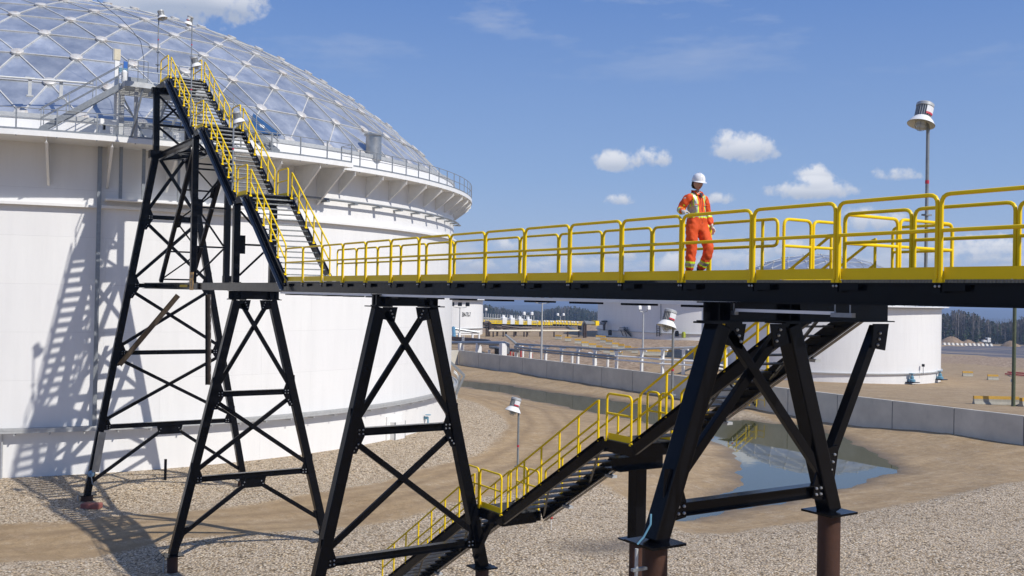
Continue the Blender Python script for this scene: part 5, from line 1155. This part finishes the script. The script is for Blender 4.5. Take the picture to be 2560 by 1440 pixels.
row2 = [(1497, 849), (1506, 850), (1509, 857), (1523, 862), (1539, 869), (1553, 873), (1570, 878), (1587, 883), (1611, 887)]
pr = barrier_proto(1.35, 1.0, True, 'x', 'ochre-topped blocks beside the ramp', .8)
sun2 = []
for row, nm in ((row1, 'left'), (row2, 'right')):
    for i, (x, y) in enumerate(row):
        p = G(x, y); lab = f'{ORD[i]} ochre-topped concrete block from the far end of the {nm} row along the ramp'
        o = pr if (nm == 'left' and i == 0) else dup(pr, p); o.location = p; o.rotation_euler = (0, 0, TH + random.uniform(-.35, .1)); o['label'] = lab; sc_ = 1.0; o.scale = (sc_ * (.8 if i > 4 else 1), sc_, sc_ * .95)
pr2 = barrier_proto(5.2, 1.0, True, 'long ochre-topped concrete barrier at the foot of the ramp', 'long ochre-topped barriers', .7); p = G(1641, 889); pr2.location = p; pr2.rotation_euler = (0, 0, TH - .05)
for (x, y, rz, lab, sc_) in ((2490, 1012, TH - .02, 'long ochre-topped barrier left of the green pole, on dirt behind the wall', .82), (2585, 1016, TH + .6, 'ochre-topped barrier at the right border beside the green pole', .9)):
    o = dup(pr2, GT(x, y), rz, lab, scale=sc_ * depth(GT(x, y)) / depth(G(x, y)))
for (x, y, lab) in ((2419, 941, 'small ochre-topped barrier on the dirt nearest the domed tank'), (2482, 950, 'small ochre-topped barrier on the dirt between the domed tank and the green pole')):
    o = dup(pr, GT(x, y), TH - .1, lab, 'ochre-topped barriers on the open dirt', scale=.85); o.scale = (1.25, .9, .9)
pw = barrier_proto(1.5, 1.1, False, 'x', 'pale blocks lined up before the dirt mounds', 1.6)
pw.children[0].data.materials[0] = mat('pale block', (.62, .6, .55), .8, var=.08)
for i in range(12):
    p = GT(2360 + i * 10.6, 862.5 + i * .25); o = pw if i == 0 else dup(pw, p); o.location = p; o.rotation_euler = (0, 0, TH + .5); o['label'] = f'{ORD[i]} pale concrete block from the left in the row before the mounds'; o.scale = (.8, .8, .85)
# ------------------------------------------------------------------ right background things
b = GT(2533, 1016); H = 12.2 * depth(b) / depth(G(2533, 1016)); t = thing('utility_pole', 'green treated wooden pole behind the concrete wall at the right edge', 'pole', b); MB().tube([b + (0, 0, -.3), b + (0, 0, H)], [.19, .17], 12).build('pole', GREENP, t, smooth=True); MB().box(b + (-.17, -.1, 2.6), (.03, .1, .15)).build('number_plate', WHITE, t)
def mound(x, yb, w, h, label, seed):
    b = GT(x, yb); rnd = random.Random(seed); R_ = px2m(w, b) / 2; Hh = px2m(h, b); n = 22; mb = MB(); vs = [tuple(b + (0, 0, Hh))]; fs = []
    for k in range(1, 7):
        for j in range(n):
            a = 2 * math.pi * j / n; rr = R_ * k / 6 * (1 + rnd.uniform(-.09, .09)); z = Hh * (1 - (k / 6) ** 1.25) * (1 + rnd.uniform(-.14, .14)); vs.append((b[0] + rr * math.cos(a), b[1] + rr * math.sin(a), b[2] + z - (.2 if k == 6 else 0)))
    fs += [(0, 1 + j, 1 + (j + 1) % n) for j in range(n)]
    for k in range(5):
        for j in range(n): a = 1 + k * n + j; c = 1 + k * n + (j + 1) % n; fs.append((a, a + n, c + n, c))
    mb.add(vs, fs); o = mb.build('dirt_mound', DIRTM, None, smooth=True); tag(o, label, 'dirt mound', 'heaps of dug soil before the right forest')
mound(2378, 857, 62, 17, 'grey brown soil mound right beside the domed tank', 1); mound(2438, 857, 80, 17, 'widest soil mound, left of the white truck', 2); mound(2420, 858, 40, 9, 'low tan soil mound in front of the wide one', 3)
mound(2449, 860, 24, 6, 'small tan soil mound just left of the truck', 4); mound(2526, 866, 50, 14, 'pointed brown soil mound beside the green pole', 5)
def truck():
    b = GT(2462, 860); k = px2m(1, b); u = np.array([RV[0], RV[1], 0]); u /= np.linalg.norm(u); v = np.array([-u[1], u[0], 0]); z3 = np.array([0, 0, 1.])
    t = thing('truck', 'white truck cab with a dark flat bed parked behind the mounds', 'truck', b)
    P = lambda a, c, z: b + u * a * k + v * c + z3 * z * k
    bevel(MB().box(P(8, 0, 10), (4.2 * k, 1.15, 5.6 * k), (u, v, z3)).build('cab', WHITE, t), .12); MB().box(P(10.6, -1.16, 11.4), (1.4 * k, .02, 2.2 * k), (u, v, z3)).build('side_window', GLASS, t); MB().box(P(3.75, 0, 11.6), (.02, .95, 2.4 * k), (u, v, z3)).build('windscreen', BLACK, t)
    bevel(MB().box(P(-1, 0, 7), (5 * k, .9, 3 * k), (u, v, z3)).build('hood', WHITE, t), .1); MB().box(P(21, 0, 5), (11 * k, 1.1, 1.4 * k), (u, v, z3)).build('flat_bed', BLACK, t)
    for a in (-2, 12, 24, 29):
        for c in (-1.05, 1.05): w = MB().lathe([(.1, -.14), (.5, -.14), (.5, .14), (.1, .14)], P(a, c, 0) + z3 * .5, v, 16, cap=True).build('wheel', BLACK, t); MB().lathe([(.22, -.17), (.22, .17)], P(a, c, 0) + z3 * .5, v, 12, cap=True).build('rim', GALV, w)
truck()
p = GT(2540, 940); t = thing('red_frame', 'bright red steel beams lying on the dirt at the right edge', 'steel beams', p); q = GT(2513, 938); r = GT(2575, 943)
for dz, dy in ((0.25, 0), (.55, .8)): MB().bar(q + (0, dy, dz), r + (0, dy, dz), .25, .25).build('beam', mat('red primer', (.55, .08, .06), .5), t)
MB().bar(GT(2525, 938) + (0, 0, .4), GT(2532, 942) + (0, 0, .3), .2, .2).build('cross_beam', bpy.data.materials['red primer'], t)
# small yellow stair over the wall, reflected in the pond
def wall_stair():
    b = G(1884, 1026); t = thing('crossing_stair', 'small black stair with yellow railings crossing the concrete wall beside the pond', 'staircase', b)
    y = 67.2; x = b[0] * 67.2 / b[1] if False else on(1880, 1000, Y=67.2)[0]
    for i in range(8): MB().box((x - .2 - i * .28, y, -9.9 + i * .22), (.15, .55, .02)).build('tread', TREADM, t)
    for yy in (y - .6, y + .45):
        MB().bar((x, yy, -10), (x - 2.3, yy, -8.15), .04, .22).build('stringer', BLACK, t); h = MB()
        for z in (.55, 1.05): h.tube([(x - .1, yy, -9.9 + z), (x - 2.3, yy, -8.15 + z), (x - 3.4, yy, -8.15 + z)], .03, 6)
        for f in (0, .5, 1): h.tube([(x - .1 - 2.2 * f, yy, -9.9 + 1.75 * f), (x - .1 - 2.2 * f, yy, -8.85 + 1.75 * f)], .03, 6)
        hoop(h, (x + .25, yy, -10), (x + 1.1, yy, -10), 0, 1.1, .1, .03, [.55]); h.build('handrail', YELLOW, t)
    MB().span((x - 3.6, y - .6, -8.2), (x - 2.3, y + 1.6, -8.14)).build('platform', BLACK, t)
wall_stair()

# ------------------------------------------------------------------ forest
NEEDLE = mat('spruce needles', (.018, .035, .014), .8, var=.35, vscale=.3); LEAF = mat('pale green leaves', (.06, .10, .025), .7, var=.35, vscale=.5); TWIG = mat('bare grey twigs', (.11, .095, .085), .85, var=.3, vscale=.2); BARK = mat('grey bark', (.17, .15, .135), .85, var=.3, vscale=.4)
def add_tree(tr, cr, b, H, kind, rnd, dens=1.0):
    tr.bar(b + (0, 0, -.5), b + (0, 0, H * (.98 if kind != 'leafy' else .7)), .018 * H + .05, .018 * H + .05, up=(1, 0, 0))
    if kind == 'spruce':
        n = int(60 * dens)
        for i in range(n):
            f = rnd.uniform(.08, 1); z = H * f; R_ = H * .17 * (1 - f) ** .8 + .15; a = rnd.uniform(0, 6.28); w = rnd.uniform(.35, .65) * H * .1
            u = np.array([math.cos(a), math.sin(a), 0]); v = np.array([-u[1], u[0], 0]); c = b + (0, 0, z); tip = c + u * R_ * rnd.uniform(.7, 1.15) + (0, 0, -R_ * .35)
            cr.add([c + (0, 0, w * .6), tip + v * w, tip - v * w - (0, 0, w * .3)], [(0, 1, 2)])
    elif kind == 'bare':
        for i in range(int(13 * dens)):
            f = rnd.uniform(.35, .95); c = b + (0, 0, H * f); a = rnd.uniform(0, 6.28); L = H * .16 * (1.15 - f) + .4; u = np.array([math.cos(a), math.sin(a), 0])
            cr.bar(c, c + u * L * .7 + (0, 0, L), .09, .09)
            for k in range(2): q = c + (u * L * .7 + (0, 0, L)) * rnd.uniform(.4, 1); s_ = rnd.uniform(.2, .5); cr.add([q, q + (rnd.uniform(-s_, s_), rnd.uniform(-s_, s_), s_ * 1.8), q + (rnd.uniform(-s_, s_), rnd.uniform(-s_, s_), s_)], [(0, 1, 2)])
    else:
        n = int(70 * dens)
        for i in range(n):
            d = np.array([rnd.gauss(0, 1), rnd.gauss(0, 1), rnd.gauss(0, 1)]); d /= np.linalg.norm(d); q = b + (0, 0, H * .58) + d * np.array([H * .27, H * .27, H * .42]) * rnd.uniform(.45, 1.05); s_ = rnd.uniform(.05, .1) * H
            cr.add([q + (rnd.uniform(-s_, s_), rnd.uniform(-s_, s_), rnd.uniform(-s_, s_)) for _ in range(3)], [(0, 1, 2)])
def forest(name, label, x0, x1, r0, r1, n, H0, H1, pk, seed, dens=1.0):
    rnd = random.Random(seed); parts = {'trunks': (MB(), BARK), 'spruce': (MB(), NEEDLE), 'bare': (MB(), TWIG), 'leafy': (MB(), LEAF)}
    for i in range(n):
        x = rnd.uniform(x0, x1); q = ray(x, 760)[:2]; q = q / np.linalg.norm(q); f = rnd.random() ** 1.4; r = r0 + (r1 - r0) * f; az = math.atan2(q[1], q[0]); b = np.array([q[0] * r, q[1] * r, float(zprof(az, r))])
        grove = .5 + .5 * math.sin(x * .021 + seed) * math.sin(x * .057 + 2 * seed)
        k = 'spruce' if rnd.random() < pk[0] * (.4 + 1.2 * grove) else ('leafy' if rnd.random() < pk[1] else 'bare')
        H = rnd.uniform(H0, H1) * (.45 if k == 'leafy' else 1) * (.9 + .2 * math.sin(x * .03 + seed)); add_tree(parts['trunks'][0], parts[k][0], b, H, k, rnd, dens)
    vs = []; fs = []; mi = []; mats = []
    for j, (k, (mb, mt)) in enumerate(parts.items()): o = len(vs); vs += mb.v; fs += [tuple(i + o for i in f) for f in mb.f]; mi += [j] * len(mb.f); mats.append(mt)
    me = bpy.data.meshes.new(name); me.from_pydata(vs, [], fs); me.update(); [me.materials.append(m_) for m_ in mats]; me.polygons.foreach_set('material_index', mi)
    o = bpy.data.objects.new(name, me); COL.objects.link(o); tag(o, label, 'forest'); o['kind'] = 'stuff'; return o
forest('forest', 'dark spruce and grey bare forest behind the yellow pump station', 1040, 1620, 800, 1000, 2200, 10, 13.5, (.75, .15), 3, .7)
forest('forest', 'grey leafless forest with dark spruce tops behind the dirt mounds at the right', 2280, 2860, 478, 640, 2000, 10, 13.5, (.3, .25), 5, .9)
forest('distant_wood', 'hazy spruce woods on the far slopes below the skyline', 900, 2900, 1150, 3400, 5200, 9, 15, (.75, .1), 8, .35)
def single_tree(x, yb, ytop, kind, label, seed, r=None):
    b = GT(x, yb) if r is None else None
    if r: q = ray(x, 760)[:2]; q = q / np.linalg.norm(q); b = np.array([q[0] * r, q[1] * r, float(zprof(math.atan2(q[1], q[0]), r))])
    H = (b[2] * 0 + px2m(1, b)) * (P2y(b) - ytop); rnd = random.Random(seed); t = thing({'spruce': 'spruce_tree', 'leafy': 'bushy_tree'}[kind], label, 'tree', b); a, c = MB(), MB(); add_tree(a, c, b, H, kind, rnd, 4.5)
    a.build('trunk', BARK, t); c.build('crown', NEEDLE if kind == 'spruce' else LEAF, t)
def P2y(p): q = np.array(p) - CAM; return 720 - F * (q @ UV_) / (q @ DV)
single_tree(1224, 0, 762, 'spruce', 'tall dark spruce standing above the others, right of the numbered tank', 1, 780); single_tree(1234, 0, 770, 'spruce', 'second tall spruce right of the numbered tank, slightly lower', 2, 775); single_tree(1215, 0, 783, 'spruce', 'lower spruce closest to the numbered tank edge', 5, 770)
single_tree(2399, 845, 816, 'leafy', 'bright green bushy tree left of the truck before the grey forest', 3); single_tree(2464, 843, 820, 'leafy', 'dark green bushy tree behind the truck', 4); single_tree(2510, 846, 826, 'leafy', 'low wide green bush right of the truck', 6)

# ------------------------------------------------------------------ worker
def worker():
    S = lambda *a: np.array(a, float)
    P0 = S(-12.2, 11.45, 0.); fa = math.radians(2); fw = S(math.cos(fa), math.sin(fa), 0); lf = S(-fw[1], fw[0], 0); up = S(0, 0, 1)
    L3 = lambda f, l, z: P0 + fw * f + lf * l + up * z      # forward, left, height
    t = thing('person', 'worker in orange coveralls and white hard hat standing at the walkway guardrail', 'person', P0)
    def skin(chains, name, m, sub=2, parent=t, root=0, voxel=None):
        """chains: lists of (point, radius); points given by equal coordinates are shared"""
        vs, rs, es, key = [], [], [], {}
        for ch in chains:
            prev = None
            for p, r in ch:
                k = tuple(round(float(q), 4) for q in p)
                if k not in key: key[k] = len(vs); vs.append(p - P0); rs.append(r if isinstance(r, tuple) else (r, r))
                if prev is not None: es.append((prev, key[k]))
                prev = key[k]
        me = bpy.data.meshes.new(name); me.from_pydata([tuple(v) for v in vs], es, []); o = bpy.data.objects.new(name, me); COL.objects.link(o)
        md = o.modifiers.new('s', 'SKIN'); me.skin_vertices  # radii
        for i, r in enumerate(rs): me.skin_vertices[0].data[i].radius = r
        me.skin_vertices[0].data[root].use_root = True; md.use_smooth_shade = True
        ss = o.modifiers.new('u', 'SUBSURF'); ss.levels = sub; ss.render_levels = sub
        if voxel: rm = o.modifiers.new('r', 'REMESH'); rm.mode = 'VOXEL'; rm.voxel_size = voxel; rm.use_smooth_shade = True
        bpy.context.view_layer.update(); dg = bpy.context.evaluated_depsgraph_get(); me2 = bpy.data.meshes.new_from_object(o.evaluated_get(dg)); bpy.data.objects.remove(o); me2.name = name
        return me2
    def finish(me, name, mats, parent=t):
        for m_ in mats: me.materials.append(m_)
        me.polygons.foreach_set('use_smooth', [True] * len(me.polygons)); o = bpy.data.objects.new(name, me); COL.objects.link(o); o.parent = parent; o['_w'] = list(map(float, P0)); return o
    SK = mat('skin', (.50, .29, .21), .5, var=.06, vscale=20); GL = mat('pale work gloves', (.66, .62, .54), .8, var=.1, vscale=30); OR = mat('orange coverall cloth', (.72, .085, .012), .78, var=.12, vscale=9, bump=.5, bscale=14)
    LIME = mat('lime reflective trim', (.62, .85, .02), .5); SIL = mat('silver reflective tape', (.42, .42, .40), .35, .3); HAIRM = mat('black hair', (.012, .009, .008), .45); NAVY = mat('dark undershirt', (.03, .03, .045), .8); BOOT = mat('brown work boots', (.06, .035, .02), .6)
    pel = L3(0, 0, .94); ch = L3(.0, 0, 1.30); nk = L3(-.0, 0, 1.44); hd = L3(.03, 0, 1.60)
    hipR, hipL = L3(0, -.09, .90), L3(0, .09, .90); knR, anR, toR = L3(-.01, -.09, .49), L3(-.06, -.09, .09), L3(.12, -.10, .045)
    knL, anL, toL = L3(.17, .14, .50), L3(-.02, .12, .13), L3(.15, .13, .05)
    shR, shL = L3(-.01, -.175, 1.39), L3(-.0, .175, 1.39); elR, wrR = L3(-.14, -.33, 1.15), L3(-.01, -.335, 1.115)
    # right hand on the near top rail; the left arm hangs
    hr = S(-12.02, YN + .01, TOPR + .045); wrR = hr + S(-.10, .035, .035); elR = shR + S(-.13, -.07, -.25)
    elL, wrL = L3(-.02, .27, 1.12), L3(.09, .28, .89); hl = L3(.12, .285, .83)
    body = [[(pel, (.12, .09)), (L3(0, 0, 1.1), (.115, .09)), (ch, (.13, .10)), (nk, .052), (L3(.01, 0, 1.5), .05)], [(pel, (.12, .09)), (hipR, .08), (knR, .055), (anR, .042), (toR, .035)], [(pel, (.12, .09)), (hipL, .08), (knL, .055), (anL, .042), (toL, .035)],
            [(ch, (.13, .10)), (shR, .055), (elR, .042), (wrR, .03)], [(ch, (.13, .10)), (shL, .055), (elL, .042), (wrL, .03)]]
    me = skin(body, 'body', SK, 2)
    bm = bmesh.new(); bm.from_mesh(me)
    # head: a shaped ovoid with jaw, brow, nose, chin, lips and ears; looks forward and slightly down
    ha = fa - math.radians(12); hf = S(math.cos(ha) * .985, math.sin(ha) * .985, -.17); hf /= np.linalg.norm(hf); hl_ = np.cross(up, hf); hl_ /= np.linalg.norm(hl_); hu = np.cross(hf, hl_)
    res = bmesh.ops.create_uvsphere(bm, u_segments=32, v_segments=24, radius=1)
    for v in res['verts']:
        x, y, z = v.co; d = np.array([x, y, z]); sx, sy, sz = .093, .073, .112
        if z < 0: sy *= 1 - .30 * (-z) ** 1.3; sx *= 1 - .18 * (-z)
        q = np.array([x * sx, y * sy, z * sz])
        if x > 0:
            q[0] += .024 * math.exp(-((y * sy / .012) ** 2)) * math.exp(-(((z * sz) + .012) / .02) ** 2)       # nose
            q[0] += .010 * math.exp(-((y * sy / .02) ** 2)) * math.exp(-(((z * sz) + .062) / .010) ** 2)       # lips
            q[0] += .013 * math.exp(-((y * sy / .028) ** 2)) * math.exp(-(((z * sz) + .098) / .016) ** 2)      # chin
            q[0] -= .010 * math.exp(-(((abs(y) * sy) - .03) / .013) ** 2) * math.exp(-(((z * sz) - .012) / .012) ** 2)  # eye sockets
            q[0] += .006 * math.exp(-(((z * sz) - .036) / .012) ** 2)
        w = hd - P0 + hf * q[0] + hl_ * q[1] + hu * q[2]; v.co = Vector(w)
    for s in (-1, 1):
        r2 = bmesh.ops.create_uvsphere(bm, u_segments=10, v_segments=8, radius=1)
        for v in r2['verts']: x, y, z = v.co; w = hd - P0 + hf * (x * .016 - .008) + hl_ * (s * .072 + y * .010) + hu * (z * .03 - .008); v.co = Vector(w)
    # hands: palm, four fingers and a thumb, each finger its own tapering chain
    def fing(chain):
        m_ = skin([chain], 'f', SK, 1); b2 = bmesh.new(); b2.from_mesh(m_); off = len(bm.verts); mp = [bm.verts.new(v.co) for v in b2.verts]; bm.verts.index_update()
        for f in b2.faces: bm.faces.new([mp[v.index] for v in f.verts])
        b2.free(); bpy.data.meshes.remove(m_)
    dR = S(1, 0, 0)  # rail direction; fingers wrap over the rail, pointing away from the worker (-Y) and down
    pc = hr + S(-.005, .03, .02); fing([(wrR, .03), (pc, (.042, .02)), (hr + S(.01, .0, .02), (.042, .018))])
    for k, (o, Lf) in enumerate(((-.033, .82), (-.011, .97), (.012, 1.0), (.034, .92))):
        a0 = hr + S(o, .0, .02); fing([(a0, .0105), (a0 + S(.0, -.03 * Lf, .004), .010), (a0 + S(.002, -.045 * Lf, -.022), .0092), (a0 + S(.002, -.036 * Lf, -.052), .008)])
    a0 = pc + S(-.03, .01, .0); fing([(a0, .012), (a0 + S(.05, .018, -.012), .011), (a0 + S(.075, .012, -.03), .0095)])
    pl = (wrL + hl) / 2; fing([(wrL, .028), (pl + S(0, 0, 0), (.026, .036)), (hl, (.02, .036))])
    for k, (o, Lf) in enumerate(((.03, .82), (.01, .97), (-.01, 1.0), (-.028, .92))):
        a0 = hl + fw * o * .9; fing([(a0, .011), (a0 + S(0, 0, -.034 * Lf) + fw * .004, .0102), (a0 + S(0, 0, -.06 * Lf) - lf * .010 , .0094), (a0 + S(0, 0, -.078 * Lf) - lf * .028, .0082)])
    a0 = pl + fw * .03; fing([(a0, .013), (a0 + fw * .022 + S(0, 0, -.03), .011), (a0 + fw * .02 + S(0, 0, -.058), .0095)])
    bm.to_mesh(me); bm.free()
    o = bpy.data.objects.new('body', me); COL.objects.link(o); rm = o.modifiers.new('r', 'REMESH'); rm.mode = 'VOXEL'; rm.voxel_size = .006; bpy.context.view_layer.update()
    m2 = bpy.data.meshes.new_from_object(o.evaluated_get(bpy.context.evaluated_depsgraph_get())); bpy.data.objects.remove(o); m2.materials.clear(); o = finish(m2, 'body', [SK, GL, BOOT, mat('lips', (.33, .1, .09), .5), mat('dark eyes', (.02, .015, .012), .3)])
    for p in m2.polygons:
        c = np.array(p.center) + P0; k = 0
        if np.linalg.norm(c - hr) < .13 or np.linalg.norm(c - hl) < .14: k = 1
        elif c[2] < .2: k = 2
        else:
            q = c - hd; a, b_, cc = q @ hf, q @ hl_, q @ hu
            if a > .06 and abs(b_) < .024 and -.072 < cc < -.055: k = 3
            if a > .06 and .017 < abs(b_) < .043 and .005 < cc < .017: k = 4
            if a > .055 and .014 < abs(b_) < .048 and .029 < cc < .035: k = 4
        p.material_index = k
    # coverall: loose cloth following the body, open collar
    cv = [[(pel, (.175, .125)), (L3(0, 0, 1.07), (.155, .115)), (ch, (.172, .125)), (L3(-.01, 0, 1.41), (.11, .075)), (L3(-.01, 0, 1.445), (.07, .062))],
          [(pel, (.175, .125)), (L3(0, -.105, .86), .118), (L3(.01, -.11, .68), .105), (knR, .093), (L3(-.02, -.11, .28), .085), (anR + S(0, 0, .04), .078)],
          [(pel, (.175, .125)), (L3(.02, .105, .86), .118), (L3(.10, .12, .68), .105), (knL, .092), (L3(.08, .13, .30), .082), (anL + S(0, 0, .04), .076)],
          [(ch, (.172, .125)), (L3(-.01, -.10, 1.37), .088), (shR + S(0, 0, -.02), .075), ((shR + elR) / 2, .078), (elR, .072), ((elR + wrR) / 2, .066), (wrR + (elR - wrR) * .12, .05)], [(ch, (.172, .125)), (L3(-.01, .10, 1.37), .088), (shL + S(0, 0, -.02), .075), ((shL + elL) / 2, .076), (elL, .070), ((elL + wrL) / 2, .062), (wrL + (elL - wrL) * .1, .05)]]
    m3 = skin(cv, 'coverall', OR, 3); rnd = random.Random(4)
    for v in m3.vertices:   # folds
        c = np.array(v.co) + P0; w = .0045 * math.sin(c[2] * 62 + 9 * math.sin((c @ lf) * 16)) + .004 * math.sin((c @ fw) * 70 + c[2] * 25); n = np.array(v.normal); v.co = Vector(np.array(v.co) + n * w)
    cov = finish(m3, 'coverall', [OR, LIME, SIL, NAVY])
    def seg(c, a, b): 
        d = b - a; L = np.linalg.norm(d); t_ = (c - a) @ d / L; return t_, np.linalg.norm(c - a - d / L * t_)
    for p in m3.polygons:
        c = np.array(p.center) + P0; q = c - P0; l, f, z = q @ lf, q @ fw, c[2]; k = 0
        ta, da = seg(c, shR, elR); tb, db = seg(c, elR, wrR); tc_, dc = seg(c, shL, elL); td, dd = seg(c, elL, wrL)
        armR = (l < -.19 and z > 1.0); armL = l > .20 and z > .8
        if not armR and not armL:
            if 1.0 < z < 1.13: e = abs(z - 1.065); k = 2 if e < .026 else 1 if e < .042 else 0
            if z >= 1.10:
                e = abs(abs(l) - .105); k = (2 if e < .022 else 1 if e < .037 else k) if (z < 1.46) else k
        if armR and db < .11 and -.02 < tb - np.linalg.norm(wrR - elR) * .38 < .07: e = abs(tb - np.linalg.norm(wrR - elR) * .38 - .025); k = 2 if e < .02 else 1
        if armL and dd < .11 and z < 1.1: e = abs(td - .05); k = 2 if e < .025 else 1 if e < .045 else 0
        if z < .5:
            for kn, an in ((knR, anR), (knL, anL)):
                tt, dist = seg(c, kn, an)
                if dist < .13: e = abs(tt - np.linalg.norm(an - kn) * .60); k = 2 if e < .026 else 1 if e < .05 else k
        p.material_index = k
    # collar, front placket, undershirt
    cl = MB()
    for s in (-1, 1): cl.plate([L3(.055, s * .012, 1.335), L3(.085, s * .075, 1.40), L3(.045, s * .085, 1.455), L3(-.02, s * .075, 1.48), L3(.03, s * .055, 1.475)], fw + up * .5 + lf * s * .3, .012)
    cl.plate([L3(-.07, -.06, 1.42), L3(-.07, .06, 1.42), L3(-.065, .06, 1.49), L3(-.065, -.06, 1.49)], fw, .012)
    cl.build('collar', OR, t); MB().plate([L3(.098, -.038, 1.43), L3(.098, .038, 1.43), L3(.125, 0, 1.33)], fw + up * .45, .01).build('undershirt', NAVY, t)
    zp = MB(); pts = [L3(.128, 0, 1.33), L3(.137, 0, 1.2), L3(.128, 0, 1.05), L3(.132, 0, .92)]; zp.tube(pts, .004, 5); zp.build('zip', NAVY, t)
    MB().box(L3(.0, -.275, 1.34), (.02, .002, .01), (fw, lf, up)).build('flag_patch', WHITE, t)
    for s in (-1, 1): MB().box(L3(.13, s * .105, 1.235), (.004, .06, .006), (fw, lf, up)).build('pocket_flap', OR, t)
    # hard hat and hair
    hb = hd + hu * .035; hh = MB(); n = 32; prof = [(1.0, 0), (1.0, .02), (.97, .05), (.86, .085), (.66, .113), (.38, .13), (.02, .136)]
    vs = []; 
    for (r, z) in prof:
        for j in range(n): a = 2 * math.pi * j / n; vs.append(hb + hf * math.cos(a) * .127 * r + hl_ * math.sin(a) * .105 * r + hu * z * (1 + .06 * (1 if abs(math.sin(a)) < .2 and r < .9 else 0)))
    o_ = len(hh.v); hh.add(vs, [(i * n + j, i * n + (j + 1) % n, (i + 1) * n + (j + 1) % n, (i + 1) * n + j) for i in range(len(prof) - 1) for j in range(n)])
    vs = []
    for (e, z) in ((0, .004), (1, -.004), (1, -.009), (0, -.006)):
        for j in range(n): a = 2 * math.pi * j / n; ext = e * (.012 + .045 * max(0, math.cos(a)) ** 2.2); vs.append(hb + hf * math.cos(a) * (.127 + ext) + hl_ * math.sin(a) * (.105 + ext * .8) + hu * (z - .012 * max(0, math.cos(a)) * e))
    hh.add(vs, [(i * n + j, i * n + (j + 1) % n, ((i + 1) % 4) * n + (j + 1) % n, ((i + 1) % 4) * n + j) for i in range(4) for j in range(n)])
    hat = hh.build('hard_hat', mat('white hard hat', (.8, .8, .8), .25, coat=.4), t, smooth=True); MB().tube([hb + hf * .128 + hu * .03, hb + hf * .105 + hu * .1, hb + hu * .142, hb - hf * .105 + hu * .1], .006, 6).build('crest', WHITE, t)
    hr_ = MB(); 
    for s in np.linspace(-1, 1, 9): a = hd - hf * .038 + hl_ * s * .055 + hu * .05; hr_.tube([a, a - hf * .035 - hu * .05, a - hf * .045 - hu * .1, a - hf * .035 - hu * (.135 + .02 * (1 - abs(s)))], [.022, .024, .02, .01], 8)
    for s in (-1, 1): a = hd + hl_ * s * .066 + hu * .04 + hf * .005; hr_.tube([a, a - hf * .02 - hu * .04, a - hf * .04 - hu * .07], [.012, .014, .008], 6)
    hr_.build('hair', HAIRM, t, smooth=True)
    bt = MB()
    for an, to in ((anR, toR), (anL, toL)):
        d = to - an; d[2] = 0; d /= np.linalg.norm(d); bt.tube([S(an[0], an[1], .03) - d * .06 + (0, 0, .03 if an is anL else 0), S(an[0], an[1], .05) + d * .08, S(to[0], to[1], .045) + d * .05], [.05, .052, .042], 12); bt.tube([an + (0, 0, .08), S(an[0], an[1], .06)], .055, 12)
    bt.build('boots', BOOT, t, smooth=True)
worker()

# ------------------------------------------------------------------ air
hz = MB().span((-15000, -15000, -90), (15000, 15000, 30))
hm = bpy.data.materials.new('haze air'); hm.use_nodes = True; N = hm.node_tree.nodes; N.remove(N['Principled BSDF']); pv = N.new('ShaderNodeVolumePrincipled'); pv.inputs['Color'].default_value = (.55, .72, 1, 1); pv.inputs['Density'].default_value = 3.2e-4; pv.inputs['Anisotropy'].default_value = .2
hm.node_tree.links.new(pv.outputs[0], N['Material Output'].inputs['Volume']); ho = hz.build('haze', hm, None); ho['kind'] = 'stuff'
